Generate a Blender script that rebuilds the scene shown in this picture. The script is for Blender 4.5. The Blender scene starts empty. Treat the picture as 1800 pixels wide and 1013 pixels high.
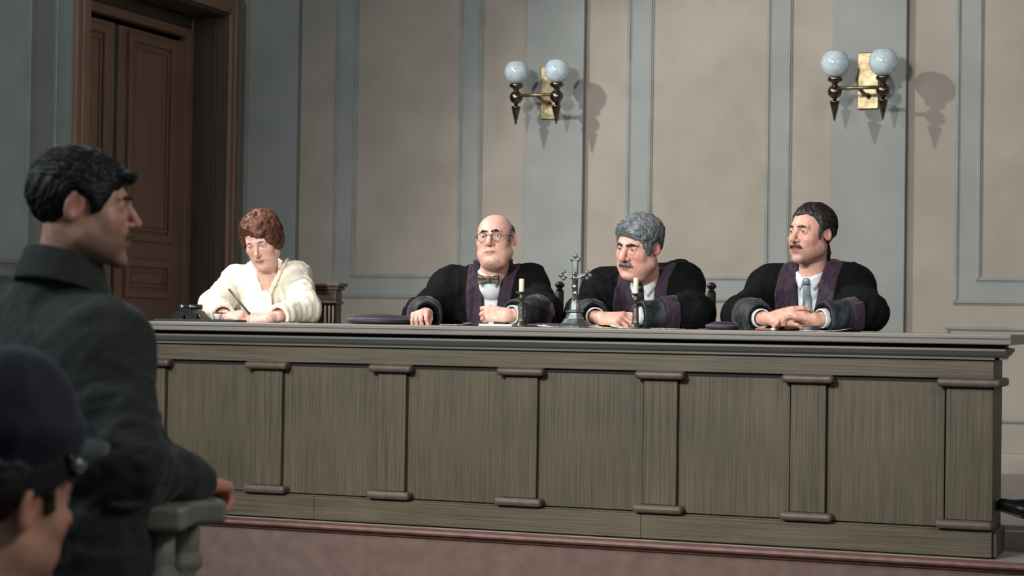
import bpy, bmesh, math, random
import numpy as np
from mathutils import Vector, Matrix
random.seed(7)
rng = np.random.default_rng(11)
PI = math.pi
scene = bpy.context.scene
C = scene.collection

# ------------------------------------------------------------------ camera
F = 3300.0                      # focal length in pixels of the 1800 x 1013 frame
TH = math.atan(F / 8700.0)      # the bench recedes to the left by this angle
ROLL, PITCH = 0.015, math.atan(59.5 / F)
CAMZ = 1.38
CAM = np.array([0.0, 0.0, CAMZ])
_f0 = np.array([-math.sin(TH), math.cos(TH), 0]); _r0 = np.array([math.cos(TH), math.sin(TH), 0]); _u0 = np.array([0, 0, 1.0])
_fw = _f0 * math.cos(PITCH) + _u0 * math.sin(PITCH)
_up = _u0 * math.cos(PITCH) - _f0 * math.sin(PITCH)
CR = _r0 * math.cos(ROLL) + _up * math.sin(ROLL)
CU = _up * math.cos(ROLL) - _r0 * math.sin(ROLL)
CF = _fw
cam_d = bpy.data.cameras.new('camera'); cam = bpy.data.objects.new('camera', cam_d); C.objects.link(cam)
cam_d.sensor_width = 36.0; cam_d.lens = 36.0 * F / 1800.0
cam_d.clip_end = 100
m = Matrix.Identity(4)
for i in range(3):
    m[i][0] = CR[i]; m[i][1] = CU[i]; m[i][2] = -CF[i]; m[i][3] = CAM[i]
cam.matrix_world = m
cam_d.dof.use_dof = True; cam_d.dof.focus_distance = 8.1; cam_d.dof.aperture_fstop = 5.0
scene.camera = cam

def ray(x, y):
    return CF + CR * ((x - 900.0) / F) - CU * ((y - 506.5) / F)
def atY(x, y, Y):
    d = ray(x, y); return CAM + d * ((Y - CAM[1]) / d[1])
def atX(x, y, X):
    d = ray(x, y); return CAM + d * ((X - CAM[0]) / d[0])
def atZ(x, y, Z):
    d = ray(x, y); return CAM + d * ((Z - CAM[2]) / d[2])
def atD(x, y, dep):
    return CAM + ray(x, y) * dep
def camang(x):
    return TH - math.atan((x - 900) / F)

# ------------------------------------------------------------------ world, lights, exposure
scene.view_settings.view_transform = 'Standard'
scene.view_settings.look = 'None'
scene.view_settings.exposure = 0.0
scene.view_settings.gamma = 1.0
scene.view_settings.use_curve_mapping = False
w = bpy.data.worlds.new('world'); scene.world = w; w.use_nodes = True
w.node_tree.nodes['Background'].inputs[0].default_value = (0.55, 0.62, 0.66, 1)
w.node_tree.nodes['Background'].inputs[1].default_value = 0.15

def light(name, kind, loc, target, energy, color=(1, 1, 1), size=1.0, size_y=None, spot=60, blend=0.3):
    d = bpy.data.lights.new(name, kind); d.energy = energy; d.color = color
    if kind == 'AREA':
        d.size = size
        if size_y: d.shape = 'RECTANGLE'; d.size_y = size_y
    else:
        d.shadow_soft_size = size
        if kind == 'SPOT': d.spot_size = math.radians(spot); d.spot_blend = blend
    o = bpy.data.objects.new(name, d); C.objects.link(o); o.location = loc
    o.rotation_euler = (Vector(target) - Vector(loc)).to_track_quat('-Z', 'Y').to_euler()
    return o
light('key_spotlight', 'SPOT', (-6.1, 7.0, 5.0), (-2.4, 9.8, 1.7), 900, (1.0, 0.95, 0.88), 0.10, spot=74, blend=0.55)
light('front_spotlight', 'SPOT', (-3.4, 0.4, 4.0), (-2.5, 8.6, 1.75), 2000, (1.0, 0.95, 0.90), 0.35, spot=46, blend=0.75)
light('right_studio_light', 'AREA', (2.2, 3.0, 4.4), (-2.3, 8.0, 1.6), 105, (1.0, 0.95, 0.90), 1.2, 1.2)
light('left_fill_light', 'AREA', (-5.4, 1.6, 4.4), (-4.8, 8.6, 1.9), 160, (0.90, 0.98, 1.0), 1.6, 1.6)  # added cool fill, no known lamp; brightens the left wall, door and coat
light('back_studio_light', 'SPOT', (-4.4, 7.2, 5.2), (-2.45, 3.7, 1.7), 190, (0.82, 0.93, 1.0), 0.25, spot=40, blend=0.6)

# ------------------------------------------------------------------ object helpers
OFF = {}
def tag(o, label=None, cat=None, group=None, kind=None):
    if label: o['label'] = label
    if cat: o['category'] = cat
    if group: o['group'] = group
    if kind: o['kind'] = kind
    return o
def thing(name, label, cat, loc=(0, 0, 0), group=None, kind=None):
    o = bpy.data.objects.new(name, None); C.objects.link(o); o.location = loc
    o.empty_display_size = 0.1
    OFF[o.name] = np.array(loc, float)
    return tag(o, label, cat, group, kind)
def mesh_obj(name, verts, faces, mat, parent=None, smooth=True, cols=None, origin=None):
    verts = np.asarray(verts, float).reshape(-1, 3)
    off = np.zeros(3)
    if parent is not None: off = OFF[parent.name]
    elif origin is not None: off = np.array(origin, float)
    me = bpy.data.meshes.new(name)
    if isinstance(faces, np.ndarray):
        v = (verts - off).astype(np.float32)
        n = faces.shape[1]
        me.vertices.add(len(v)); me.vertices.foreach_set('co', v.ravel())
        me.loops.add(faces.size); me.loops.foreach_set('vertex_index', faces.astype(np.int32).ravel())
        me.polygons.add(len(faces)); me.polygons.foreach_set('loop_start', np.arange(0, faces.size, n, dtype=np.int32))
        me.update(calc_edges=True)
    else:
        me.from_pydata([tuple(p) for p in (verts - off)], [], faces)
    if smooth: me.polygons.foreach_set('use_smooth', [True] * len(me.polygons))
    if cols is not None:
        a = me.color_attributes.new('col', 'FLOAT_COLOR', 'POINT')
        cc = np.ones((len(verts), 4), np.float32); cc[:, :3] = cols
        a.data.foreach_set('color', cc.ravel())
    me.validate()
    me.materials.append(mat)
    o = bpy.data.objects.new(name, me); C.objects.link(o)
    if parent is not None: o.parent = parent
    elif origin is not None: o.location = off
    OFF[o.name] = off
    return o
def bm_obj(name, bm, mat, parent=None, smooth=False, origin=None):
    off = np.zeros(3)
    if parent is not None: off = OFF[parent.name]
    elif origin is not None: off = np.array(origin, float)
    bmesh.ops.recalc_face_normals(bm, faces=bm.faces)
    if off.any(): bmesh.ops.translate(bm, verts=bm.verts, vec=Vector(-off))
    me = bpy.data.meshes.new(name); bm.to_mesh(me); bm.free()
    if smooth: me.polygons.foreach_set('use_smooth', [True] * len(me.polygons))
    me.materials.append(mat)
    o = bpy.data.objects.new(name, me); C.objects.link(o)
    if parent is not None: o.parent = parent
    elif origin is not None: o.location = off
    OFF[o.name] = off
    return o
def bm_box(bm, x0, x1, y0, y1, z0, z1, bev=0.0, seg=2, rot=None):
    r = bmesh.ops.create_cube(bm, size=1.0)
    vs = r['verts']
    M = Matrix.Translation(((x0 + x1) / 2, (y0 + y1) / 2, (z0 + z1) / 2)) @ (rot if rot is not None else Matrix.Identity(4)) @ Matrix.Diagonal((abs(x1 - x0), abs(y1 - y0), abs(z1 - z0), 1))
    bmesh.ops.transform(bm, matrix=M, verts=vs)
    if bev > 0:
        es = list({e for v in vs for e in v.link_edges})
        bmesh.ops.bevel(bm, geom=es, offset=bev, segments=seg, affect='EDGES', profile=0.5)
def box(name, x0, x1, y0, y1, z0, z1, mat, parent=None, bev=0.003, seg=2, rot=None, origin=None):
    bm = bmesh.new(); bm_box(bm, x0, x1, y0, y1, z0, z1, bev, seg, rot)
    return bm_obj(name, bm, mat, parent, origin=origin)
def extrude_profile(name, prof, axis, a, b, mat, parent=None, smooth=False, origin=None):
    """prof: closed list of 2D points in the two other axes, swept from a to b along axis (0 x, 1 y, 2 z)"""
    n = len(prof); vs = []
    oth = [i for i in range(3) if i != axis]
    for t in (a, b):
        for p in prof:
            v = [0, 0, 0]; v[axis] = t; v[oth[0]] = p[0]; v[oth[1]] = p[1]; vs.append(v)
    fs = [(i, (i + 1) % n, n + (i + 1) % n, n + i) for i in range(n)] + [tuple(range(n - 1, -1, -1)), tuple(range(n, 2 * n))]
    bm = bmesh.new(); bv = [bm.verts.new(v) for v in vs]
    for f in fs: bm.faces.new([bv[i] for i in f])
    return bm_obj(name, bm, mat, parent, smooth, origin)
def lathe(name, prof, cen, mat, parent=None, seg=24, M=None, smooth=True, origin=None):
    """prof: (radius, z) list from bottom to top"""
    vs = []; fs = []
    n = len(prof)
    for i, (r, z) in enumerate(prof):
        for k in range(seg):
            a = 2 * PI * k / seg; vs.append((r * math.cos(a), r * math.sin(a), z))
    for i in range(n - 1):
        for k in range(seg):
            fs.append((i * seg + k, i * seg + (k + 1) % seg, (i + 1) * seg + (k + 1) % seg, (i + 1) * seg + k))
    fs.append(tuple(range(seg - 1, -1, -1))); fs.append(tuple((n - 1) * seg + k for k in range(seg)))
    vs = np.array(vs)
    if M is not None: vs = vs @ np.array(M).T
    o = mesh_obj(name, vs + np.array(cen), fs, mat, parent, smooth, origin=origin)
    return o
def tube(name, pts, rad, mat, parent=None, seg=10, flat=1.0, smooth=True, origin=None, updir=None):
    pts = [np.array(p, float) for p in pts]; n = len(pts)
    if not hasattr(rad, '__len__'): rad = [rad] * n
    vs = []; fs = []
    for i, p in enumerate(pts):
        t = pts[min(i + 1, n - 1)] - pts[max(i - 1, 0)]; t /= np.linalg.norm(t)
        ref = np.array(updir) if updir is not None else (np.array([0, 0, 1.0]) if abs(t[2]) < 0.9 else np.array([0, 1.0, 0]))
        u = np.cross(ref, t); u /= np.linalg.norm(u); v = np.cross(t, u)
        for k in range(seg):
            a = 2 * PI * k / seg; vs.append(p + rad[i] * (math.cos(a) * u + flat * math.sin(a) * v))
    for i in range(n - 1):
        for k in range(seg):
            fs.append((i * seg + k, i * seg + (k + 1) % seg, (i + 1) * seg + (k + 1) % seg, (i + 1) * seg + k))
    fs.append(tuple(range(seg - 1, -1, -1))); fs.append(tuple((n - 1) * seg + k for k in range(seg)))
    return mesh_obj(name, vs, fs, mat, parent, smooth, origin=origin)

# ------------------------------------------------------------------ materials
MATS = {}
def lin(c):
    return tuple(((v / 255) / 12.92 if v / 255 <= 0.04045 else ((v / 255 + 0.055) / 1.055) ** 2.4) for v in c)
def mat_base(name):
    m = bpy.data.materials.new(name); m.use_nodes = True
    return m, m.node_tree.nodes, m.node_tree.links, m.node_tree.nodes['Principled BSDF']
def mat_noise(name, c1, c2, rough=0.6, scale=20, stretch=(1, 1, 1), bump=0.0, bscale=None, metal=0.0, sheen=0.0, spec=0.5, detail=5, ramp=(0.35, 0.65), coat=0.0):
    m, N, L, b = mat_base(name)
    tc = N.new('ShaderNodeTexCoord'); mp = N.new('ShaderNodeMapping'); mp.inputs['Scale'].default_value = stretch
    L.new(tc.outputs['Object'], mp.inputs[0])
    nz = N.new('ShaderNodeTexNoise'); nz.inputs['Scale'].default_value = scale; nz.inputs['Detail'].default_value = detail
    L.new(mp.outputs[0], nz.inputs['Vector'])
    cr = N.new('ShaderNodeValToRGB'); cr.color_ramp.elements[0].position = ramp[0]; cr.color_ramp.elements[1].position = ramp[1]
    cr.color_ramp.elements[0].color = (*lin(c1), 1); cr.color_ramp.elements[1].color = (*lin(c2), 1)
    L.new(nz.outputs['Fac'], cr.inputs[0]); L.new(cr.outputs[0], b.inputs['Base Color'])
    b.inputs['Roughness'].default_value = rough; b.inputs['Metallic'].default_value = metal
    b.inputs['Specular IOR Level'].default_value = spec
    if coat: b.inputs['Coat Weight'].default_value = coat
    if sheen:
        b.inputs['Sheen Weight'].default_value = sheen; b.inputs['Sheen Roughness'].default_value = 0.4
    if bump:
        bp = N.new('ShaderNodeBump'); bp.inputs['Strength'].default_value = bump; bp.inputs['Distance'].default_value = 0.004
        if bscale:
            n2 = N.new('ShaderNodeTexNoise'); n2.inputs['Scale'].default_value = bscale; n2.inputs['Detail'].default_value = 3
            L.new(tc.outputs['Object'], n2.inputs['Vector']); L.new(n2.outputs['Fac'], bp.inputs['Height'])
        else: L.new(nz.outputs['Fac'], bp.inputs['Height'])
        L.new(bp.outputs[0], b.inputs['Normal'])
    MATS[name] = m
    return m
def mat_skin(name, rough=0.48):
    m, N, L, b = mat_base(name)
    at = N.new('ShaderNodeAttribute'); at.attribute_name = 'col'
    tc = N.new('ShaderNodeTexCoord'); nz = N.new('ShaderNodeTexNoise'); nz.inputs['Scale'].default_value = 60; nz.inputs['Detail'].default_value = 4
    L.new(tc.outputs['Object'], nz.inputs['Vector'])
    mx = N.new('ShaderNodeMix'); mx.data_type = 'RGBA'; mx.blend_type = 'MULTIPLY'; mx.inputs['Factor'].default_value = 0.5
    cr = N.new('ShaderNodeValToRGB'); cr.color_ramp.elements[0].color = (0.62, 0.55, 0.52, 1); cr.color_ramp.elements[1].color = (1, 1, 1, 1)
    cr.color_ramp.elements[0].position = 0.3; cr.color_ramp.elements[1].position = 0.65
    L.new(nz.outputs['Fac'], cr.inputs[0])
    L.new(at.outputs['Color'], mx.inputs['A']); L.new(cr.outputs[0], mx.inputs['B'])
    L.new(mx.outputs['Result'], b.inputs['Base Color'])
    b.inputs['Roughness'].default_value = rough
    b.inputs['Subsurface Weight'].default_value = 0.12; b.inputs['Subsurface Radius'].default_value = (0.012, 0.005, 0.003)
    b.inputs['Subsurface Scale'].default_value = 0.6
    bp = N.new('ShaderNodeBump'); bp.inputs['Strength'].default_value = 0.12; bp.inputs['Distance'].default_value = 0.002
    n2 = N.new('ShaderNodeTexNoise'); n2.inputs['Scale'].default_value = 220
    L.new(tc.outputs['Object'], n2.inputs['Vector']); L.new(n2.outputs['Fac'], bp.inputs['Height']); L.new(bp.outputs[0], b.inputs['Normal'])
    return m
def mat_attr(name, rough=0.5, bump=0, spec=0.5):
    m, N, L, b = mat_base(name)
    at = N.new('ShaderNodeAttribute'); at.attribute_name = 'col'
    L.new(at.outputs['Color'], b.inputs['Base Color']); b.inputs['Roughness'].default_value = rough
    b.inputs['Specular IOR Level'].default_value = spec
    return m
def mat_wood(name, c1, c2, axis, rough=0.55, freq=160, bump=0.15):
    st = [freq, freq, freq]; st[axis] = freq * 0.012
    m, N, L, b = mat_base(name)
    tc = N.new('ShaderNodeTexCoord'); mp = N.new('ShaderNodeMapping'); mp.inputs['Scale'].default_value = st
    L.new(tc.outputs['Object'], mp.inputs[0])
    nz = N.new('ShaderNodeTexNoise'); nz.inputs['Scale'].default_value = 1.0; nz.inputs['Detail'].default_value = 4; nz.inputs['Roughness'].default_value = 0.65
    L.new(mp.outputs[0], nz.inputs['Vector'])
    n2 = N.new('ShaderNodeTexNoise'); n2.inputs['Scale'].default_value = 3.2; n2.inputs['Detail'].default_value = 3
    L.new(tc.outputs['Object'], n2.inputs['Vector'])
    ad = N.new('ShaderNodeMath'); ad.operation = 'MULTIPLY_ADD'; ad.inputs[1].default_value = 0.3
    L.new(n2.outputs['Fac'], ad.inputs[0]); L.new(nz.outputs['Fac'], ad.inputs[2])
    cr = N.new('ShaderNodeValToRGB'); cr.color_ramp.elements[0].position = 0.42; cr.color_ramp.elements[1].position = 0.88
    cr.color_ramp.elements[0].color = (*lin(c1), 1); cr.color_ramp.elements[1].color = (*lin(c2), 1)
    L.new(ad.outputs[0], cr.inputs[0]); L.new(cr.outputs[0], b.inputs['Base Color'])
    b.inputs['Roughness'].default_value = rough; b.inputs['Specular IOR Level'].default_value = 0.35
    bp = N.new('ShaderNodeBump'); bp.inputs['Strength'].default_value = bump; bp.inputs['Distance'].default_value = 0.002
    L.new(nz.outputs['Fac'], bp.inputs['Height']); L.new(bp.outputs[0], b.inputs['Normal'])
    return m

M_taupe = mat_noise('taupe_wall_canvas', (149, 142, 133), (159, 152, 143), 0.85, 3.0, bump=0.12, bscale=260)
M_blue = mat_noise('blue_grey_paint', (134, 139, 137), (144, 148, 146), 0.8, 3.0, bump=0.1, bscale=260)
M_green = mat_noise('sea_green_paint', (150, 166, 160), (162, 176, 171), 0.8, 3.0, bump=0.1, bscale=260)
M_mould = mat_noise('grey_moulding_paint', (130, 134, 131), (142, 146, 143), 0.7, 6.0)
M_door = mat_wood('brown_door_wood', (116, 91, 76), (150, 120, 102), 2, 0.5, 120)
M_doorh = mat_wood('brown_door_wood_cross', (116, 91, 76), (150, 120, 102), 1, 0.5, 120)
M_dark = mat_noise('painted_gap_shade', (14, 12, 11), (18, 16, 14), 0.8, 8)  # near-black colour that paints in the shade of gaps and undercuts
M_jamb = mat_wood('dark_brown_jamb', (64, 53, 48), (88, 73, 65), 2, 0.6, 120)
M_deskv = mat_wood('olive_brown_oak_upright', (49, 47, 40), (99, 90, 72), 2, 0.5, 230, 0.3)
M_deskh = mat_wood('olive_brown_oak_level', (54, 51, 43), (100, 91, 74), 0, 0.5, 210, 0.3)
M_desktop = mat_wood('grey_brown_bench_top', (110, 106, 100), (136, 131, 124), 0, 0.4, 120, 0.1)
M_cove = mat_wood('slate_bench_cornice', (74, 76, 72), (94, 95, 90), 0, 0.45, 120, 0.1)
M_cap = mat_noise('brown_capital_paint', (74, 62, 57), (88, 74, 68), 0.5, 30)
M_riser = mat_noise('mauve_brown_carpet', (100, 82, 76), (112, 93, 87), 0.95, 14, bump=0.3, bscale=300)
M_nose = mat_noise('dark_red_nosing', (92, 62, 56), (110, 78, 70), 0.5, 20)
M_floorp = mat_noise('pale_grey_platform_carpet', (140, 130, 124), (160, 150, 144), 0.9, 8, stretch=(1, 6, 1), bump=0.2, bscale=200)
M_floor = mat_noise('dark_floor_boards', (66, 58, 52), (86, 76, 68), 0.6, 6, stretch=(1, 8, 1))
M_brass = mat_noise('aged_brass', (118, 106, 84), (160, 146, 116), 0.42, 30, metal=1.0)
M_brassd = mat_noise('dark_bronze', (96, 88, 76), (130, 118, 100), 0.25, 30, metal=1.0)
M_pewter = mat_noise('dull_pewter', (88, 94, 96), (122, 128, 128), 0.45, 60, metal=0.85)
M_stick = mat_noise('dark_pewter', (78, 78, 74), (112, 110, 102), 0.35, 60, metal=0.85)
M_wax = mat_noise('ivory_wax', (226, 220, 196), (236, 230, 208), 0.45, 20)
M_paper = mat_noise('cream_paper', (226, 218, 196), (238, 232, 214), 0.8, 12)
M_paperw = mat_noise('white_paper', (222, 222, 220), (236, 236, 232), 0.8, 12)
M_chairw = mat_noise('dark_walnut', (44, 34, 30), (70, 54, 46), 0.38, 18, stretch=(4, 4, 0.6))
M_chairo = mat_noise('dark_carved_oak', (62, 50, 44), (92, 76, 66), 0.45, 18, stretch=(4, 4, 0.6))
M_leather = mat_noise('black_leather', (16, 15, 16), (26, 25, 26), 0.42, 50, bump=0.15)
M_black = mat_noise('black_enamel', (20, 22, 23), (32, 34, 36), 0.3, 40)
M_steel = mat_noise('bright_steel', (150, 152, 150), (190, 190, 186), 0.22, 40, metal=1.0)
M_rail = mat_noise('grey_green_rail_paint', (112, 116, 106), (132, 134, 122), 0.42, 14)
M_robe = mat_noise('black_robe_cloth', (6, 7, 9), (11, 13, 15), 0.85, 30, sheen=0.0, spec=.15, bump=0.15, bscale=300)
M_velvet = mat_noise('purple_velvet', (32, 16, 33), (50, 26, 50), 0.8, 60, sheen=0.25, bump=0.15, bscale=260)
M_cuff = mat_noise('slate_satin_cuff', (22, 29, 33), (32, 40, 44), 0.6, 40, sheen=0.08)
M_shirt = mat_noise('white_shirt_cloth', (205, 214, 220), (222, 228, 230), 0.75, 40, bump=0.08, bscale=300)
M_blouse = mat_noise('cream_blouse_cloth', (222, 214, 194), (242, 236, 220), 0.75, 26, stretch=(3, 3, 1), bump=0.2, bscale=150)
M_coat = mat_noise('charcoal_green_coat', (30, 36, 35), (42, 48, 46), 0.85, 60, sheen=0.1, bump=0.25, bscale=260)
M_navy = mat_noise('navy_uniform_cloth', (24, 30, 44), (34, 41, 56), 0.85, 60, sheen=0.1, bump=0.2, bscale=260)
M_suit = mat_noise('black_suit_cloth', (18, 18, 20), (28, 28, 30), 0.85, 60)
M_skin = mat_skin('skin')
M_eye = mat_attr('eyeball', 0.15)
M_lens = None
# ------------------------------------------------------------------ the setting
YW = 11.8                      # back wall plane
PZ = 0.50                      # platform height
YD = 7.378                     # front face of the bench
YP = YD - 0.15                 # platform edge
XL = float(atY(420, 400, YW)[0])
XR = 3.2; WT = 5.2
def wx(x, Y=YW): return float(atY(x, 400, Y)[0])
fl = box('floor', -9, 5, -2.5, YW + .2, -0.08, 0, M_floor, bev=0); tag(fl, 'dark boarded floor of the courtroom below the platform', kind='structure')
fp = box('floor_platform', XL - 1.2, XR, YP, YW + .1, 0.02, PZ, M_floorp, bev=0); tag(fp, 'pale carpeted platform carrying the bench', kind='structure')
box('riser', XL, XR, YP - 0.012, YP - 0.0005, 0.0, PZ - 0.03, M_riser, fp, bev=0)
extrude_profile('nosing', [(YP - .045, PZ - .012), (YP - .05, PZ - .004), (YP - .045, PZ + .006), (YP + .05, PZ + .006), (YP + .05, PZ + .0005), (YP - .0006, PZ + .0005), (YP - .0006, PZ - .012)], 0, XL, XR, M_nose, fp)
extrude_profile('nosing_cove', [(YP - .0125, PZ - .03), (YP - .024, PZ - .026), (YP - .03, PZ - .0125), (YP - .0125, PZ - .0125)], 0, XL, XR, M_nose, fp)
wb = box('wall_back', XL - .2, XR, YW, YW + .12, 0.0, WT, M_taupe, bev=0); tag(wb, 'taupe panelled back wall behind the bench', kind='structure')

def moulding(Wd, a, b, par, mat, wd=0.032, dp=0.018, wall='back', name='moulding'):
    """a, b : (horizontal, z) end points on the wall"""
    (h0, z0), (h1, z1) = a, b
    hw = wd / 2
    prof = [(-hw, 0), (-hw, dp * .45), (-hw * .55, dp * .6), (-hw * .3, dp), (hw * .3, dp), (hw * .55, dp * .6), (hw, dp * .45), (hw, 0)]
    vert = abs(z1 - z0) > abs(h1 - h0)
    vs = []
    for (h, z) in ((h0, z0), (h1, z1)):
        for (s, d) in prof:
            if vert: hh, zz = h + s, z
            else: hh, zz = h, z + s
            vs.append((hh, Wd - d, zz) if wall == 'back' else (Wd + d, hh, zz))
    n = len(prof); fs = [(i, (i + 1) % n, n + (i + 1) % n, n + i) for i in range(n)] + [tuple(range(n)), tuple(range(2 * n - 1, n - 1, -1))]
    bm = bmesh.new(); bv = [bm.verts.new(v) for v in vs]
    for f in fs: bm.faces.new([bv[i] for i in f])
    return bm_obj(name, bm, mat, par)
def frame(Wd, h0, h1, z0, z1, par, mat, wall='back', wd=.032):
    for a, b in (((h0, z0), (h0, z1)), ((h1, z0), (h1, z1)), ((h0 - wd / 2, z0), (h1 + wd / 2, z0)), ((h0 - wd / 2, z1), (h1 + wd / 2, z1))):
        moulding(Wd, a, b, par, mat, wd=wd, wall=wall)
def ring(name, Wd, o, i, par, mat, t=0.006, wall='back'):
    """painted band between outer rect o and inner rect i = (h0,h1,z0,z1)"""
    bm = bmesh.new()
    def b(h0, h1, z0, z1):
        if wall == 'back': bm_box(bm, h0, h1, Wd - t, Wd - .0005, z0, z1)
        else: bm_box(bm, Wd + .0005, Wd + t, h0, h1, z0, z1)
    b(o[0], i[0], o[2], o[3]); b(i[1], o[1], o[2], o[3]); b(i[0], i[1], o[2], i[2]); b(i[0], i[1], i[3], o[3])
    return bm_obj(name, bm, mat, par)
zo = float(atY(1255, 527, YW)[2]); zi = float(atY(1255, 489, YW)[2]); ZT = 4.75
zl1 = float(atY(1720, 578, YW)[2]) - .0; zl0 = float(atY(1785, 741, YW)[2])
for (ol, orr, il, ir) in ((590, 842, 622, 808), (1103, 1385, 1141, 1348), (1682, 1985, 1721, 1945)):
    O = (wx(ol), wx(orr), zo, ZT); I = (wx(il), wx(ir), zi, ZT - (zi - zo))
    ring('panel_band', YW, O, I, wb, M_blue)
    frame(YW - .0005, *O, wb, M_mould); frame(YW - .0005, *I, wb, M_mould)
    if ol > 1500: frame(YW - .0005, O[0] - .05, O[1] + .05, zl0, zl1, wb, M_mould, wd=.026)
for (l, r) in ((433, 519), (921, 1022), (1462, 1590)):
    box('pilaster', wx(l, YW - .055), wx(r, YW - .055), YW - .055, YW - .0005, PZ + .0005, WT, M_blue, wb, bev=0.004)
extrude_profile('baseboard', [(YW - .0006, PZ + .0005), (YW - .024, PZ + .0005), (YW - .024, PZ + .10), (YW - .016, PZ + .12), (YW - .0006, PZ + .125)], 0, XL + .01, XR, M_taupe, wb)

# left wall with the recessed double door
def ly(x, X=None): return float(atX(x, 400, XL if X is None else X)[1])
yc0, yc1 = ly(123), ly(410)
cw = yc1 - ly(395)
yo0, yo1 = yc0 + cw * 1.15, ly(395)
zop = float(atX(391, 20, XL)[2])
XJ = float(atY(338, 400, yo1)[0])       # back of the deep recess
wl = thing('wall_left', 'sea-green panelled left wall holding the double door', None, (XL, 9, 0), kind='structure')
for nm, y0, y1, z0, z1 in (('wall_section', 2.0, yo0, 0, WT), ('wall_section', yo1, YW + .1, 0, WT), ('wall_section', yo0, yo1, zop, WT)):
    box(nm, XL - .45, XL, y0, y1, z0, z1, M_green, wl, bev=0)
fo = (ly(-420), ly(92), zo, ZT); fi = (ly(-360), ly(45), zi, ZT - (zi - zo))
ring('panel_band', XL, fo, fi, wl, M_blue, wall='left')
frame(XL + .0005, *fo, wl, M_mould, wall='left', wd=.04); frame(XL + .0005, *fi, wl, M_mould, wall='left', wd=.04)
box('corner_bead', XL + .0005, XL + .02, YW - .085, YW - .056, PZ + .001, WT, M_blue, wl, bev=.004)
dr = thing('door_1', 'tall brown double door with carved panels in a deep dark recess', None, (XL, (yc0 + yc1) / 2, PZ), kind='structure')
for y0, y1, z1 in ((yc0, yo0, zop + cw), (yo1, yc1, zop + cw)):
    bm = bmesh.new()
    bm_box(bm, XL + .0005, XL + .03, y0, y1, PZ + .0005, z1, .004)
    mid = (y0 + y1) / 2; s = .32 * (y1 - y0)
    bm_box(bm, XL + .028, XL + .042, mid - s * .4, mid + s * 1.2, PZ + .0005, z1 - .01, .004)
    bm_obj('door_casing', bm, M_door, dr)
bm = bmesh.new(); bm_box(bm, XL + .0005, XL + .03, yo0 - .001, yo1 + .001, zop, zop + cw, .004); bm_obj('door_head_casing', bm, M_doorh, dr)
# jamb lining of the recess
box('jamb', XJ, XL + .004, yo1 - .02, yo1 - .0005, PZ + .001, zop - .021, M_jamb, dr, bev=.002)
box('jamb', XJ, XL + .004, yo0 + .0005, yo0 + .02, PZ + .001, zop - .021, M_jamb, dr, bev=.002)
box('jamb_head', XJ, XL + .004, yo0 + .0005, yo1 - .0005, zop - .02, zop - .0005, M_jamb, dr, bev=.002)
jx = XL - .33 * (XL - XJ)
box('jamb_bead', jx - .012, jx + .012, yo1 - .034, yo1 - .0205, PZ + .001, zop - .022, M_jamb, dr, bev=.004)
XF = XJ + .001                           # inner door frame
ztf = float(atX(333, 51, XJ)[2]); zti = float(atX(323, 63, XJ)[2]); yfi = ly(325, XJ)
box('door_frame', XJ - .07, XF, yfi, yo1 - .02, PZ + .001, ztf, M_door, dr, bev=.004)
box('door_frame', XJ - .07, XF, yo0 + .02, yo0 + .07, PZ + .001, ztf, M_door, dr, bev=.004)
box('door_frame_head', XJ - .07, XF, yo0 + .0705, yfi - .0005, zti, ztf, M_doorh, dr, bev=.004)
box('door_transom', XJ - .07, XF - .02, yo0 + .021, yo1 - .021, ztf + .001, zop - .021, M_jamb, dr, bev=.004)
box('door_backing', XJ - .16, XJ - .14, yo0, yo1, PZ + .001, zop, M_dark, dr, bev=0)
XE = XJ - .035                           # face of the leaves
ya, yb, yg0, yg1 = yo0 + .075, ly(322, XE), ly(192, XE), ly(203, XE)
zlt = zti - .035
def leaf(y0, y1, pz):
    lf = box('door_leaf', XE - .045, XE, y0, y1, PZ + .012, zlt, M_door, dr, bev=.004)
    for (p0, p1, z0, z1) in pz:
        def rg(nm, y_0, y_1, z_0, z_1, wdt, t, mt):
            bm = bmesh.new()
            bm_box(bm, XE + .0005, XE + t, y_0, y_0 + wdt, z_0, z_1, .004); bm_box(bm, XE + .0005, XE + t, y_1 - wdt, y_1, z_0, z_1, .004)
            bm_box(bm, XE + .0005, XE + t - .001, y_0 + wdt - .003, y_1 - wdt + .003, z_0, z_0 + wdt, .004); bm_box(bm, XE + .0005, XE + t - .001, y_0 + wdt - .003, y_1 - wdt + .003, z_1 - wdt, z_1, .004)
            return bm_obj(nm, bm, mt, lf)
        rg('panel_moulding', p0, p1, z0, z1, .05, .022, M_door)
        rg('panel_inner_bead', p0 + .07, p1 - .07, z0 + .07, z1 - .07, .018, .012, M_door)
        box('raised_panel', XE + .0005, XE + .008, p0 + .1, p1 - .1, z0 + .1, z1 - .1, M_door, lf, bev=.004)
    return lf
zp1 = float(atX(258, 66, XE)[2]); zp0 = float(atX(280, 427, XE)[2]); zq1 = float(atX(260, 457, XE)[2]); zq0 = float(atX(260, 524, XE)[2])
leaf(yg1, yb, ((ly(218, XE), ly(300, XE), zp0, zp1), (ly(218, XE), ly(300, XE), zq0, zq1), (ly(218, XE), ly(300, XE), PZ + .15, zq0 - .14)))
wlf = (yg0 - .06) - (ya + .02)
leaf(ya, yg0, ((ya + .02, yg0 - .07, zp0, zp1), (ya + .02, yg0 - .07, zq0, zq1), (ya + .02, yg0 - .07, PZ + .15, zq0 - .14)))
box('leaf_edge_strip', XE - .03, XE + .006, yg0 + .0005, yg0 + .012, PZ + .012, zlt, M_mould, dr, bev=.002)

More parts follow.
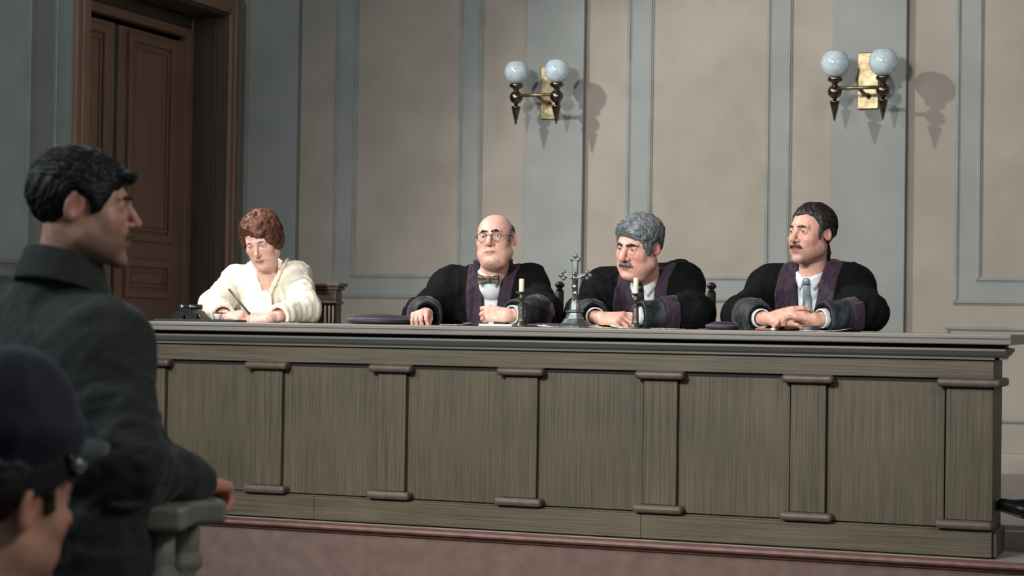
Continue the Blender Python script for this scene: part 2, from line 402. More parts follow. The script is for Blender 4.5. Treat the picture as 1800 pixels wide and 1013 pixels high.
# ------------------------------------------------------------------ the bench
DT = 1.36
X0, X1 = float(atY(252, 600, YD)[0]), float(atY(1747, 700, YD)[0])
bench = thing('judges_bench', 'long olive-brown panelled wooden court bench with pilasters', 'bench', ((X0 + X1) / 2, YD, PZ + .007))
zb = PZ + .007
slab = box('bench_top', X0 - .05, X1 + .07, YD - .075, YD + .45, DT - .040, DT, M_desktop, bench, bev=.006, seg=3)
box('top_edge_bead', X0 - .044, X1 + .064, YD - .0795, YD - .0745, DT - .018, DT - .015, M_cove, slab, bev=.001)
extrude_profile('cornice', [(YD - .004, DT - .052), (YD - .045, DT - .056), (YD - .047, DT - .064), (YD - .033, DT - .082), (YD - .022, DT - .090), (YD - .022, DT - .098), (YD - .004, DT - .098)], 0, X0 - .02, X1 + .045, M_cove, bench)
box('undercut_painted_shade', X0, X1 + .01, YD - .02, YD + .42, DT - .053, DT - .0405, M_dark, bench, bev=0)  # near-black box paints the undercut shadow below the bench top
extrude_profile('side_cornice', [(X1 + .004, DT - .052), (X1 + .045, DT - .056), (X1 + .047, DT - .064), (X1 + .033, DT - .082), (X1 + .022, DT - .090), (X1 + .022, DT - .098), (X1 + .004, DT - .098)], 1, YD - .022, YD + .30, M_cove, bench)
box('frieze', X0, X1, YD - .006, YD + .04, DT - .172, DT - .099, M_deskh, bench, bev=.003)
box('panel_painted_shadow', X0, X1 - .005, YD + .012, YD + .035, DT - .19, DT - .1725, M_dark, bench, bev=0)  # near-black strip paints the shade line above the panels
bx = lambda x: float(atY(x, 700, YD - .012)[0])
pil = [(244, 289), (445, 495), (663, 713), (888, 944), (1131.5, 1190), (1390, 1451.5), (1663, 1747.5)]
ztop, zbot = DT - .205, DT - .715
for i, (l, r) in enumerate(pil):
    a, b = bx(l), bx(r)
    if i == 6: b = X1
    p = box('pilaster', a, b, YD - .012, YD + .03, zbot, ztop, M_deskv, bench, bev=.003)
    e = .034
    box('capital', a - e, min(b + e, X1 + .03), YD - .046, YD + .028, ztop + .0005, ztop + .034, M_cap, p, bev=.0145, seg=4)
    box('pilaster_foot', a - e, min(b + e, X1 + .004), YD - .046, YD + .028, zbot - .034, zbot - .0005, M_cap, p, bev=.0145, seg=4)
    if i < 6:
        c = bx(pil[i + 1][0])
        box('panel', b + .002, c - .008, YD + .013, YD + .03, zbot - .03, DT - .178, M_deskv, bench, bev=.001)
box('gap_shade_board', X0 + .031, X1 - .031, YD + .0305, YD + .038, zb, DT - .173, M_dark, bench, bev=0)  # near-black board added to paint shade into the slits beside the pilasters
box('base_ledge', X0, X1, YD - .003, YD + .03, zbot - .04, zbot - .0345, M_deskh, bench, bev=.001)
bsx = [X0, bx(556), bx(1130), X1]
for i in range(3):
    box('base_board', bsx[i] + .0007, bsx[i + 1] - .0007, YD - .018, YD + .03, zb, zbot - .0405, M_deskh, bench, bev=.002)
box('side_panel', X1 - .03, X1 - .0005, YD + .031, YD + .29, zb, DT - .099, M_deskv, bench, bev=.002)
box('side_capital', X1 + .0005, X1 + .028, YD + .02, YD + .28, ztop + .0005, ztop + .034, M_cap, bench, bev=.011, seg=4)
box('side_base_board', X1 + .0005, X1 + .016, YD + .0, YD + .285, zb, zbot - .04, M_deskv, bench, bev=.002)
box('side_panel', X0 + .0005, X0 + .03, YD + .041, YD + .42, zb, DT - .099, M_deskv, bench, bev=.002)
# ------------------------------------------------------------------ distance-field modelling of soft bodies
f32 = np.float32
def V(*a): return np.array(a if len(a) > 1 else a[0], float)
def norm(v): v = np.asarray(v, float); return v / np.linalg.norm(v)
def sph(P, c, r):
    q = P - np.asarray(c, f32); return np.sqrt((q * q).sum(1)) - f32(r)
def ell(P, c, r, R=None):
    q = P - np.asarray(c, f32)
    if R is not None: q = q @ np.asarray(R, f32)
    r = np.asarray(r, f32); a = q / r; k0 = np.sqrt((a * a).sum(1)) + f32(1e-6); b = a / r
    k1 = np.sqrt((b * b).sum(1)) + f32(1e-6)
    return k0 * (k0 - 1) / k1
def cap(P, a, b, ra, rb=None):
    if rb is None: rb = ra
    a = np.asarray(a, f32); b = np.asarray(b, f32); ba = b - a
    h = np.clip(((P - a) @ ba) / f32(max(float(ba @ ba), 1e-9)), 0, 1)
    q = P - a - h[:, None] * ba
    return np.sqrt((q * q).sum(1)) - (f32(ra) + h * f32(rb - ra))
def rbox(P, c, half, r, R=None):
    q = P - np.asarray(c, f32)
    if R is not None: q = q @ np.asarray(R, f32)
    q = np.abs(q) - np.asarray(half, f32) + f32(r)
    return np.sqrt((np.maximum(q, 0) ** 2).sum(1)) + np.minimum(q.max(1), 0) - f32(r)
def smin(a, b, k):
    h = np.clip(0.5 + 0.5 * (b - a) / f32(k), 0, 1)
    return b + (a - b) * h - f32(k) * h * (1 - h)
def smax(a, b, k): return -smin(-a, -b, k)
def poly2(U, W, pts):
    """signed distance to a 2D polygon"""
    d = np.full(U.shape, 1e9, f32); s = np.ones(U.shape, f32); n = len(pts); j = n - 1
    for i in range(n):
        ex, ez = pts[j][0] - pts[i][0], pts[j][1] - pts[i][1]
        wx_, wz_ = U - f32(pts[i][0]), W - f32(pts[i][1])
        t = np.clip((wx_ * ex + wz_ * ez) / (ex * ex + ez * ez), 0, 1)
        bx_, bz_ = wx_ - ex * t, wz_ - ez * t
        d = np.minimum(d, bx_ * bx_ + bz_ * bz_)
        c1 = W >= pts[i][1]; c2 = W < pts[j][1]; c3 = ex * wz_ > ez * wx_
        fl_ = (c1 & c2 & c3) | (~c1 & ~c2 & ~c3)
        s[fl_] *= -1; j = i
    return s * np.sqrt(d)
_wd = rng.normal(size=(40, 3)); _wp = rng.uniform(0, 6.28, 40)
def waves(P, wl, seed=0, n=7, stretch=(1, 1, 1)):
    """smooth pseudo noise in -1..1, wl = wavelength"""
    o = np.zeros(len(P), f32); Q = P * np.asarray(stretch, f32)
    for i in range(n):
        k = (seed * 7 + i) % 40
        d = _wd[k] / np.linalg.norm(_wd[k]) * (2 * PI / wl) * (0.7 + 0.09 * i)
        o += np.sin(Q @ d.astype(f32) + f32(_wp[k]) + f32(1.2) * (o if i else 0))
    return o / n * f32(1.5)
_CORN = [(i, j, k) for i in (0, 1) for j in (0, 1) for k in (0, 1)]
def field_mesh(fn, lo, hi, h, marg=2.0):
    lo = np.asarray(lo, float); hi = np.asarray(hi, float)
    B = 4
    nb = np.maximum(np.ceil((hi - lo) / (h * B)).astype(int), 1)
    n = nb * B
    g = [lo[i] + (np.arange(nb[i]) * B + (B - 1) / 2) * h for i in range(3)]
    G = np.stack(np.meshgrid(*g, indexing='ij'), -1).reshape(-1, 3).astype(f32)
    dc = fn(G)
    act = np.abs(dc) < B * h * 0.87 * marg
    D = np.repeat(np.repeat(np.repeat(dc.reshape(nb), B, 0), B, 1), B, 2).astype(f32)
    idx = np.argwhere(act.reshape(nb))
    o = np.stack(np.meshgrid(range(B), range(B), range(B), indexing='ij'), -1).reshape(-1, 3)
    I = (idx[:, None, :] * B + o[None]).reshape(-1, 3)
    for s in range(0, len(I), 400000):
        J = I[s:s + 400000]
        D[J[:, 0], J[:, 1], J[:, 2]] = fn((J * h + lo).astype(f32))
    D[0] = D[-1] = np.maximum(np.abs(D[0]), h); D[:, 0] = np.abs(D[:, 0]) + h * .01; D[:, -1] = np.abs(D[:, -1]) + h * .01
    D[:, :, 0] = np.abs(D[:, :, 0]) + h * .01; D[:, :, -1] = np.abs(D[:, :, -1]) + h * .01; D[-1] = np.abs(D[-1]) + h * .01
    S = D < 0
    cnt = np.zeros(n - 1, np.int8)
    for (i, j, k) in _CORN: cnt += S[i:n[0] - 1 + i, j:n[1] - 1 + j, k:n[2] - 1 + k]
    cells = np.argwhere((cnt > 0) & (cnt < 8))
    vid = np.full(n - 1, -1, np.int32); vid[cells[:, 0], cells[:, 1], cells[:, 2]] = np.arange(len(cells))
    acc = np.zeros((len(cells), 3)); num = np.zeros(len(cells))
    val = {c: D[cells[:, 0] + c[0], cells[:, 1] + c[1], cells[:, 2] + c[2]] for c in _CORN}
    for c in _CORN:
        for ax in range(3):
            if c[ax] == 0:
                e = list(c); e[ax] = 1; e = tuple(e)
                a, b = val[c], val[e]; mk = (a < 0) != (b < 0)
                t = np.where(mk, a / np.where(np.abs(a - b) < 1e-12, 1, a - b), 0)
                p = np.array(c, float)[None] + np.eye(3)[ax][None] * t[:, None]
                acc[mk] += p[mk]; num[mk] += 1
    vs = (cells + acc / num[:, None]) * h + lo
    quads = []
    for ax in range(3):
        sl0 = [slice(None)] * 3; sl1 = [slice(None)] * 3
        sl0[ax] = slice(0, -1); sl1[ax] = slice(1, None)
        a = S[tuple(sl0)]; b = S[tuple(sl1)]
        E = np.argwhere(a != b)
        u, v = [i for i in range(3) if i != ax]
        ok = (E[:, u] > 0) & (E[:, v] > 0) & (E[:, u] < n[u] - 1) & (E[:, v] < n[v] - 1)
        E = E[ok]
        du = np.zeros(3, int); du[u] = 1; dv = np.zeros(3, int); dv[v] = 1
        q = [vid[tuple((E - x).T)] for x in (du + dv, dv, 0 * du, du)]
        q = np.stack(q, 1)
        inside = S[E[:, 0], E[:, 1], E[:, 2]]
        flip = inside if ax != 1 else ~inside
        q[~flip] = q[~flip][:, ::-1]
        quads.append(q)
    Q = np.concatenate(quads); Q = Q[(Q >= 0).all(1)]
    return vs, Q.astype(np.int32)
def join_meshes(parts):
    vs = []; fs = []; cs = []; n = 0
    for v, q, c in parts:
        vs.append(v); fs.append(q + n); cs.append(np.broadcast_to(c, (len(v), 3))); n += len(v)
    return np.concatenate(vs), np.concatenate(fs), np.concatenate(cs)
def rotm(a=0, p=0, r=0):
    """heading a (0 faces -Y), p pitch down, r roll towards the person's left; radians"""
    return np.array(Matrix.Rotation(a, 3, 'Z') @ Matrix.Rotation(p, 3, 'X') @ Matrix.Rotation(r, 3, 'Y'))
EYX, EYY, EYZ = 0.0315, -0.0755, 0.004

def head_fields(h):
    """skin field of a head in its own frame (faces -Y), h = shape parameters"""
    W = h.get('w', 1.0); jw = h.get('jaw', 1.0); nl = h.get('nose', 1.0); fat = h.get('fat', 0.0); lid = h.get('lid', 0.0044)
    es = h.get('ear', 1.12); neck = h['neck']; nr = h.get('nr', 0.053); chin = h.get('chin', 0.0)
    def base(P):
        d = ell(P, (0, .018, .033), (.076 * W, .094, .080))
        d = smin(d, ell(P, (0, -.030, -.018), (.064 * W, .064, .088)), .03)
        return d
    def fn(P):
        Q = P.copy(); Q[:, 0] = np.abs(Q[:, 0])
        d = base(P)
        d = smin(d, ell(Q, (.020 * jw, -.043, -.077), (.041 * jw + fat * .4, .045, .042)), .03)
        d = smin(d, ell(P, (0, -.082, -.108 - chin), (.025 * jw, .019, .017)), .024)
        d = smin(d, sph(Q, (.049 * jw, -.004, -.070), .022 + fat * .7), .04)
        d = smin(d, ell(Q, (.041 * W, -.058, -.030), (.023 + fat * .4, .023, .02 + fat * .5)), .02)
        if fat: d = smin(d, ell(P, (0, -.035, -.118), (.05 + fat, .042, .022 + fat)), .03)
        d = smin(d, cap(Q, (.010, -.091, .021), (.044, -.075, .022), .0085, .006), .014)       # brow
        d = smin(d, ell(P, (0, -.068, -.064), (.031 * jw, .031, .026)), .02)                       # muzzle
        d = smax(d, -ell(Q, (.033, -.097, .001), (.019, .016, .0115)), .014)                       # sockets
        e = sph(Q, (EYX, EYY, EYZ), .0142)
        op = ell(Q, (EYX, EYY - .0135, EYZ - .001), (.0125, .011, lid))
        d = smin(d, smax(e, -op, .0015), .004)
        d = smax(d, -np.maximum(op, sph(Q, (EYX, EYY, EYZ), .0205)), .0015)
        # nose
        nb_ = cap(P, (0, -.089, .012), (0, -.1085 - .006 * nl, -.024), .0085, .0105 * nl)
        nb_ = smin(nb_, sph(P, (0, -.1095 - .0065 * nl, -.031), .0118 * nl), .008)
        nb_ = smin(nb_, ell(Q, (.0125 * nl, -.0985, -.0345), (.0085 * nl, .012, .008 * nl)), .006)
        d = smin(d, nb_, .009)
        d = smax(d, -ell(Q, (.0065, -.1055, -.0425), (.0035, .005, .004)), .003)
        # lips
        d = smin(d, cap(Q, (.004, -.0985, -.0655), (.023, -.089, -.0685), .0052, .003), .006)
        d = smin(d, cap(Q, (.0, -.0965, -.077), (.020, -.089, -.0725), .006, .003), .006)
        d = smax(d, -cap(Q, (0, -.1055, -.0708), (.026, -.094, -.0712), .0025, .0015), .003)
        d = smax(d, -cap(Q, (0, -.1085, -.0895), (.012, -.104, -.0895), .006, .004), .01)
        ag = h.get('age', 0.0)
        if ag:
            d = smax(d, -cap(Q, (.0185, -.0975, -.036), (.034, -.083, -.070), .0021 * ag, .0012 * ag), .006)      # folds beside the mouth
            d = smin(d, cap(Q, (.022, -.0885, -.0135), (.040, -.080, -.0125), .0030 * ag, .0022 * ag), .006)      # bags under the eyes
            d = smax(d, -cap(Q, (.018, -.0955, -.0185), (.042, -.084, -.0185), .0016 * ag, .001), .004)
            d = smax(d, -cap(Q, (.004, -.1035, .018), (.0045, -.1010, .034), .0012 * ag, .0008), .004)
            d = smax(d, -cap(Q, (.026, -.0925, -.0725), (.032, -.086, -.084), .0020 * ag, .0008), .004)
        # ears
        Re = np.array(Matrix.Rotation(math.radians(-24), 3, 'Z') @ Matrix.Rotation(math.radians(14), 3, 'X'))
        er = ell(Q, (.0785 * W, .014, -.004), (.008 * es, .0185 * es, .031 * es), Re)
        er = smax(er, -ell(Q, (.0865 * W, .009, -.002), (.0072 * es, .0108 * es, .020 * es), Re), .005)
        d = smin(d, er, .008)
        nk = cap(P, (0, .022, -.055), neck, nr, nr * 1.06)
        d = smin(d, nk, .025)
        return d
    return base, fn
def head_colors(vs, h):
    t = np.array(lin(h['tone'])); lips = np.array(lin(h.get('lips', (150, 88, 80)))); red = np.array(lin(h.get('red', (196, 124, 106))))
    c = np.broadcast_to(t, (len(vs), 3)).copy()
    P = vs.copy(); P[:, 0] = np.abs(P[:, 0])
    def blend(m, col):
        nonlocal c
        m = np.clip(m, 0, 1)[:, None]; c = c * (1 - m) + np.asarray(col) * m
    def g(c0, s): return np.exp(-(((P - np.array(c0)) / np.array(s)) ** 2).sum(1))
    blend(.6 * g((.042, -.07, -.03), (.025, .03, .022)), red)
    blend(.6 * g((0, -.118, -.03), (.017, .02, .015)), red)
    blend(.55 * g((.08, .015, -.005), (.015, .03, .04)), red)
    if h.get('stubble'):
        m = (P[:, 1] < .0) & (P[:, 2] < -.04)
        s = np.clip((-.04 - P[:, 2]) / .02, 0, 1) * np.clip((.0 - P[:, 1]) / .02, 0, 1) * np.clip((P[:, 2] + .150) / .02, 0, 1)
        blend(s * h['stubble'], lin(h.get('stubcol', (92, 78, 70))))
    blend(1.2 * g((.008, -.098, -.071), (.017, .014, .0075)), lips)
    return c
def eyes_mesh(h):
    """two eyeballs with irises, gaze = (dx, dz)"""
    out = []; gx, gz = h.get('gaze', (0, 0))
    for s in (-1, 1):
        nu, nv = 20, 14; vs = []; cs = []
        g = norm((gx, -1, gz))
        for i in range(nv + 1):
            for j in range(nu):
                th, ph = PI * i / nv, 2 * PI * j / nu
                vs.append((math.sin(th) * math.cos(ph), math.sin(th) * math.sin(ph), math.cos(th)))
        vs = np.array(vs)
        # aim the pole at the gaze
        z = g; x = norm(np.cross((0, 0, 1), z)); y = np.cross(z, x)
        vs = vs @ np.stack([x, y, z])
        dt = vs @ g
        cs = np.where((dt > .975)[:, None], lin((10, 9, 9)), np.where((dt > .86)[:, None], lin(h.get('iris', (54, 44, 36))), lin((186, 178, 168))))
        fs = []
        for i in range(nv):
            for j in range(nu): fs.append((i * nu + j, i * nu + (j + 1) % nu, (i + 1) * nu + (j + 1) % nu, (i + 1) * nu + j))
        out.append((vs * .0125 + np.array([s * EYX, EYY, EYZ]), np.array(fs)[:, ::-1], cs))
    return out
def brow_fn(h):
    th = h.get('browth', .0042); dz = h.get('browz', 0.0); ang = h.get('browang', 0.0)
    def fn(P):
        Q = P.copy(); Q[:, 0] = np.abs(Q[:, 0])
        d = cap(Q, (.012, -.0985, .0262 + dz - ang), (.030, -.0935, .029 + dz), th * .9, th)
        d = smin(d, cap(Q, (.030, -.0935, .029 + dz), (.050, -.074, .0225 + dz), th, th * .6), .004)
        d = d * f32(1.0)
        return d + f32(.0005) * np.sin(Q[:, 0] * 1100 + Q[:, 2] * 700)
    return fn
def stache_fn(h):
    th = h.get('stth', .0055); wd = h.get('stw', .030); dr_ = h.get('stdrop', .012)
    def fn(P):
        Q = P.copy(); Q[:, 0] = np.abs(Q[:, 0])
        d = cap(Q, (.002, -.1045, -.0555), (wd * .6, -.099, -.0575), th, th)
        d = smin(d, cap(Q, (wd * .6, -.099, -.0575), (wd, -.088, -.0575 - dr_), th, th * .5), .005)
        return d + f32(.0005) * np.sin(Q[:, 0] * 1300 + Q[:, 2] * 420)
    return fn
def hair_material(name, c1, c2, stretch=(1, .25, .25), scale=160, rough=0.5):
    return mat_noise(name, c1, c2, rough, scale, stretch=stretch, bump=0.6, detail=3, ramp=(.3, .7))

def grad(fn, P, e=.0015):
    g = np.stack([fn(P + np.eye(3, dtype=f32)[i] * f32(e)) - fn(P - np.eye(3, dtype=f32)[i] * f32(e)) for i in range(3)], 1)
    return g / (np.linalg.norm(g, axis=1, keepdims=True) + 1e-9)
def add_locks(v, f, fn, comb, n, r, steps, clip=None):
    """thin tapered locks lying on the hair surface along the combing direction"""
    lr = np.random.default_rng(5)
    P = v[lr.choice(len(v), n)].astype(f32)
    step = lr.uniform(.0035, .0055, n).astype(f32)[:, None]; path = []; amp = lr.uniform(.0004, .0022, n).astype(f32)
    wob = lr.normal(0, .13, (n, 3)).astype(f32)
    for i in range(steps):
        g = grad(fn, P); d = fn(P)
        P = P - g * (d - amp * np.sin(PI * i / (steps - 1)))[:, None]
        path.append(P.copy())
        t = comb(P).astype(f32) + wob; t = t - g * (t * g).sum(1, keepdims=True); t /= (np.linalg.norm(t, axis=1, keepdims=True) + 1e-6)
        P = P + t * step
    path = np.stack(path, 1)                                  # n, steps, 3
    T = np.gradient(path, axis=1); T /= (np.linalg.norm(T, axis=2, keepdims=True) + 1e-9)
    ref = np.array([.31, .52, .79], f32); U = np.cross(T, ref); U /= (np.linalg.norm(U, axis=2, keepdims=True) + 1e-9); W = np.cross(T, U)
    prof = np.sin(np.linspace(.12, PI - .05, steps)) ** .6
    rad = (lr.uniform(.6, 1.3, n)[:, None] * r * prof[None]).astype(f32)[..., None]
    ring_ = np.stack([path + rad * (math.cos(a) * U + math.sin(a) * W) for a in (0, 2 * PI / 3, 4 * PI / 3)], 2)   # n, steps, 3, 3
    base_i = np.arange(n * steps * 3).reshape(n, steps, 3) + len(v); q = []
    for k in range(3):
        a = base_i[:, :-1, k]; b = base_i[:, :-1, (k + 1) % 3]; c = base_i[:, 1:, (k + 1) % 3]; d_ = base_i[:, 1:, k]
        q.append(np.stack([a, b, c, d_], -1).reshape(-1, 4))
    return np.concatenate([v, ring_.reshape(-1, 3)]), np.concatenate([f] + q).astype(np.int32)
def shell(P, base, m_, t, edge=.022, front=1.0):
    """hair of thickness t over the skull that thins out towards the hairline"""
    th = np.clip(-m_ / f32(edge), 0, 1) ** f32(.6)
    if front < 1: th = np.where(P[:, 1] < front, th, 1)
    return base(P) - f32(.0022) - t * th
def build_head(par, h, skin_parts):
    """h: cen, a, p, r, neckpt (world) and shape; adds eye/hair children to par and the skin to skin_parts"""
    R = rotm(h['a'], h.get('p', 0), h.get('r', 0)); cen = np.asarray(h['cen'], float); sc = h.get('scale', 1.0)
    h['neck'] = tuple((R.T @ (np.asarray(h['neckpt']) - cen)) / sc)
    base, fn = head_fields(h)
    lo = np.minimum([-.115, -.145, -.15], np.array(h['neck']) - .075); hi = np.maximum([.115, .135, .135], np.array(h['neck']) + .075)
    vs, q = field_mesh(fn, lo, hi, .0026)
    col = head_colors(vs, h)
    TW = lambda v: (np.asarray(v) * sc) @ R.T + cen
    skin_parts.append((TW(vs), q, col))
    for (v, f, c) in eyes_mesh(h):
        mesh_obj('eye', TW(v), f, M_eye, par, cols=c)
    if h.get('brow'):
        v, f = field_mesh(brow_fn(h), (-.07, -.12, .0), (.07, -.05, .05), .0016)
        mesh_obj('eyebrows', TW(v), f, h['brow'], par)
    if h.get('stache'):
        v, f = field_mesh(stache_fn(h), (-.06, -.13, -.1), (.06, -.06, -.03), .0016)
        mesh_obj('moustache', TW(v), f, h['stache'], par)
    if h.get('hair'):
        def hf(P):
            return h['hairfn'](P, base, fn)
        v, f = field_mesh(hf, (-.13, -.15, -.17), (.13, .16, .16), .0026)
        if h.get('comb'):
            v, f = add_locks(v, f, hf, h['comb'], h.get('nlock', 700), h.get('lockr', .0013), h.get('lockn', 13), h.get('clip'))
        o = mesh_obj('hair', TW(v), f, h['hair'], par)
        if h.get('hairlabel'): o['label'] = h['hairlabel']
    return TW

# ------------------------------------------------------------------ hands
FING = [(.040, .026, .020, .0100), (.044, .029, .021, .0102), (.041, .027, .020, .0098), (.032, .020, .018, .0086)]
def rot_about(v, ax, ang):
    return np.array(Matrix.Rotation(ang, 3, Vector(ax)) @ Vector(v))
def hand_caps(wrist, fwd, back, left, curls, thumb=(0.5, 0.35, 0.3), spread=.06, fore=None, fr=.031, thumbin=0.0, sc=1.0):
    """wrist point, fwd to the knuckles, back = normal of the back of the hand, left = person's left hand;
    curls: per finger (knuckle, middle, tip) degrees; returns list of (a,b,ra,rb,group)"""
    fwd = norm(fwd); back = norm(back - fwd * (np.asarray(back) @ fwd)); side = np.cross(fwd, back)   # points to the right of the hand
    tdir = side if left else -side                                   # towards the thumb
    caps = []; wrist = np.asarray(wrist, float)
    if fore is not None: caps.append((fore, wrist, fr * 1.15, .026 * sc, 'palm'))
    for i in range(4):
        off = (1.5 - i) * .0205 * sc
        kn = wrist + fwd * ((.088, .091, .087, .079)[i] * sc) + tdir * off + back * ((.004, .006, .004, 0)[i] * sc)
        caps.append((wrist + tdir * off * .62 + fwd * .012, kn, .0165 * sc, .0125 * sc, 'palm'))
        ax = np.cross(back, fwd)      # rotating fwd about this turns towards -back
        d = norm(fwd + tdir * (1.5 - i) * spread); p = kn
        c = curls[i] if hasattr(curls[0], '__len__') else curls
        L = FING[i]; ang = 0
        for s in range(3):
            ang += math.radians(c[s]); dd = rot_about(d, norm(ax), ang)
            q = p + dd * L[s] * sc
            r0, r1 = L[3] * (1, .93, .86)[s] * sc, L[3] * (.93, .86, .74)[s] * sc
            caps.append((p, q, r0, r1, 'f%d' % i)); p = q
    # thumb leaves the side of the palm near its base
    b0 = wrist + fwd * .022 * sc + tdir * .022 * sc - back * .004
    a1 = norm(fwd * math.cos(thumb[0]) + tdir * math.sin(thumb[0]) - back * thumbin)
    p1 = b0 + a1 * .046 * sc
    a2 = norm(fwd * math.cos(thumb[0] - thumb[1]) + tdir * math.sin(thumb[0] - thumb[1]) - back * (thumbin + .15)); p2 = p1 + a2 * .033 * sc
    a3 = norm(fwd * math.cos(thumb[0] - thumb[1] - thumb[2]) + tdir * math.sin(thumb[0] - thumb[1] - thumb[2]) - back * (thumbin + .2)); p3 = p2 + a3 * .026 * sc
    caps += [(b0, p1, .0165 * sc, .0125 * sc, 't'), (p1, p2, .0120 * sc, .0108 * sc, 't'), (p2, p3, .0108 * sc, .0085 * sc, 't')]
    return caps
def hand_mesh(caps, tone, h=.0024):
    def fn(P):
        grp = {}
        for (a, b, ra, rb, g) in caps:
            d = cap(P, a, b, ra, rb)
            grp[g] = d if g not in grp else smin(grp[g], d, .014 if g == 'palm' else .003)
        out = None
        for g in grp:
            if g != 'palm': out = grp[g] if out is None else smin(out, grp[g], .0018)
        return smin(out, grp['palm'], .010)
    A = np.array([c[0] for c in caps] + [c[1] for c in caps])
    vs, q = field_mesh(fn, A.min(0) - .05, A.max(0) + .05, h)
    t = np.array(lin(tone)); red = np.array(lin((206, 128, 112)))
    c = np.broadcast_to(t, (len(vs), 3)).copy()
    w_ = np.zeros(len(vs))
    for (a, b, ra, rb, g) in caps:
        if g != 'palm': w_ = np.maximum(w_, np.exp(-((vs - np.asarray(b)) ** 2).sum(1) / (.012 ** 2)))
        if g[0] == 'f': w_ = np.maximum(w_, np.exp(-((vs - np.asarray(a)) ** 2).sum(1) / (.011 ** 2)))
    c = c * (1 - .45 * w_[:, None]) + red * .45 * w_[:, None]
    return vs, q, c
# ------------------------------------------------------------------ people
def desk_cut(P):
    return np.maximum(P[:, 2] - f32(DT + .003), P[:, 1] - f32(YD + .456))
def arm_field(P, S, E, W, rs, re, rw):
    return smin(cap(P, S, E, rs, re), cap(P, E, W, re, rw), .04)
def flat_patch(name, pts, mat, par, thick=.004):
    """a slightly thick sheet from a grid of world points"""
    G = np.array(pts, float); nu, nv = G.shape[:2]
    n = np.cross(G[-1, 0] - G[0, 0], G[0, -1] - G[0, 0]); n = norm(n) * thick
    vs = np.concatenate([G.reshape(-1, 3), (G - n).reshape(-1, 3)]); K = nu * nv; fs = []
    I = lambda i, j: i * nv + j
    for i in range(nu - 1):
        for j in range(nv - 1):
            fs.append((I(i, j), I(i + 1, j), I(i + 1, j + 1), I(i, j + 1))); fs.append((K + I(i, j), K + I(i, j + 1), K + I(i + 1, j + 1), K + I(i + 1, j)))
    bd = [I(i, 0) for i in range(nu)] + [I(nu - 1, j) for j in range(1, nv)] + [I(i, nv - 1) for i in range(nu - 2, -1, -1)] + [I(0, j) for j in range(nv - 2, 0, -1)]
    for a, b in zip(bd, bd[1:] + bd[:1]): fs.append((a, K + a, K + b, b))
    o = mesh_obj(name, vs, fs, mat, par)
    return o

class Seated:
    """a robed or dressed seated figure; landmarks are world points"""
    def __init__(s, name, label, c):
        s.c = c; A = c['A']; s.u = V(math.cos(A), math.sin(A), 0); s.n = V(math.sin(A), -math.cos(A), 0); s.RA = np.array(Matrix.Rotation(A, 3, 'Z'))
        s.SR, s.SL, s.N = map(V, (c['SR'], c['SL'], c['N']))
        s.mid = (s.SR + s.SL) / 2
        s.ER, s.EL, s.WR, s.WL = map(V, (c['ER'], c['EL'], c['WR'], c['WL']))
        s.seat = V(s.mid[0] - s.n[0] * c.get('lean', .05), s.mid[1] - s.n[1] * c.get('lean', .05), PZ + .50)
        s.t = thing(name, label, 'person', (s.seat[0], s.seat[1], PZ))
        s.skin = []
    def torso(s, P, fat=0.0):
        c = s.c; sr = c.get('sr', .080); W = c.get('wide', .19); Dp = c.get('deep', .135)
        d = cap(P, s.SR, s.SL, sr + fat)
        ch = s.mid + V(0, 0, -.20) + s.n * .02
        d = smin(d, ell(P, ch, (W + fat, Dp + fat, .27), s.RA), .07)
        d = smin(d, cap(P, s.mid + V(0, 0, -.02), s.mid + V(0, 0, .055) + s.n * .01, .085 + fat, .062 + fat), .06)
        d = smin(d, ell(P, s.seat + V(0, 0, .16), (W + .02 + fat, Dp + .03 + fat, .24), s.RA), .08)
        return d
    def lower(s, P, flare=.0):
        k0 = s.seat + V(0, 0, .04); d = None
        for sg in (-1, 1):
            hip = k0 + s.u * .09 * sg; kn = hip + V(0, -.34, .02); ft = kn + V(0, .06, -.45)
            ft[2] = PZ + .06
            e = smin(cap(P, hip, kn, .105 + flare, .085 + flare), cap(P, kn, ft, .08 + flare, .065 + flare), .05)
            d = e if d is None else smin(d, e, .06)
        return d
    def arms(s, P, k=1.0, rs=.076, re=.076, rw=.055):
        return np.minimum(arm_field(P, s.SR, s.ER, s.WR, rs * k, re * k, rw * k), arm_field(P, s.SL, s.EL, s.WL, rs * k, re * k, rw * k))
    def bounds(s, pad=.15):
        A = np.array([s.SR, s.SL, s.ER, s.EL, s.WR, s.WL, s.N + V(0, 0, .05)])
        return A.min(0) - pad, A.max(0) + pad
    def uw(s, P):
        q = P - s.N.astype(f32)
        return q @ s.u.astype(f32), q[:, 2], q @ s.n.astype(f32)
    def surf(s, fn, u, w, start=.4):
        p = s.N + s.u * u + V(0, 0, w) + s.n * start
        for _ in range(60):
            d = float(fn(p[None].astype(f32))[0])
            if d < .0006: break
            p = p - s.n * max(d * .8, .0005)
        return p
    def finish_body(s, tone):
        def inner(P):
            d = smin(s.torso(P, -.045), s.arms(P, .5), .03)
            d = smin(d, s.lower(P, -.025), .03)
            return smax(d, -desk_cut(P), .004)
        lo, hi = s.bounds(.06); lo[2] = PZ + .02; lo[1] -= .1
        lo = np.minimum(lo, s.seat - V(.3, .6, .48)); hi = np.maximum(hi, s.seat + V(.3, .2, .3))
        v, q = field_mesh(inner, lo, hi, .013)
        s.skin.append((v, q, np.array(lin(tone))))
        v, q, cc = join_meshes(s.skin)
        mesh_obj('body', v, q, M_skin, s.t, cols=cc)

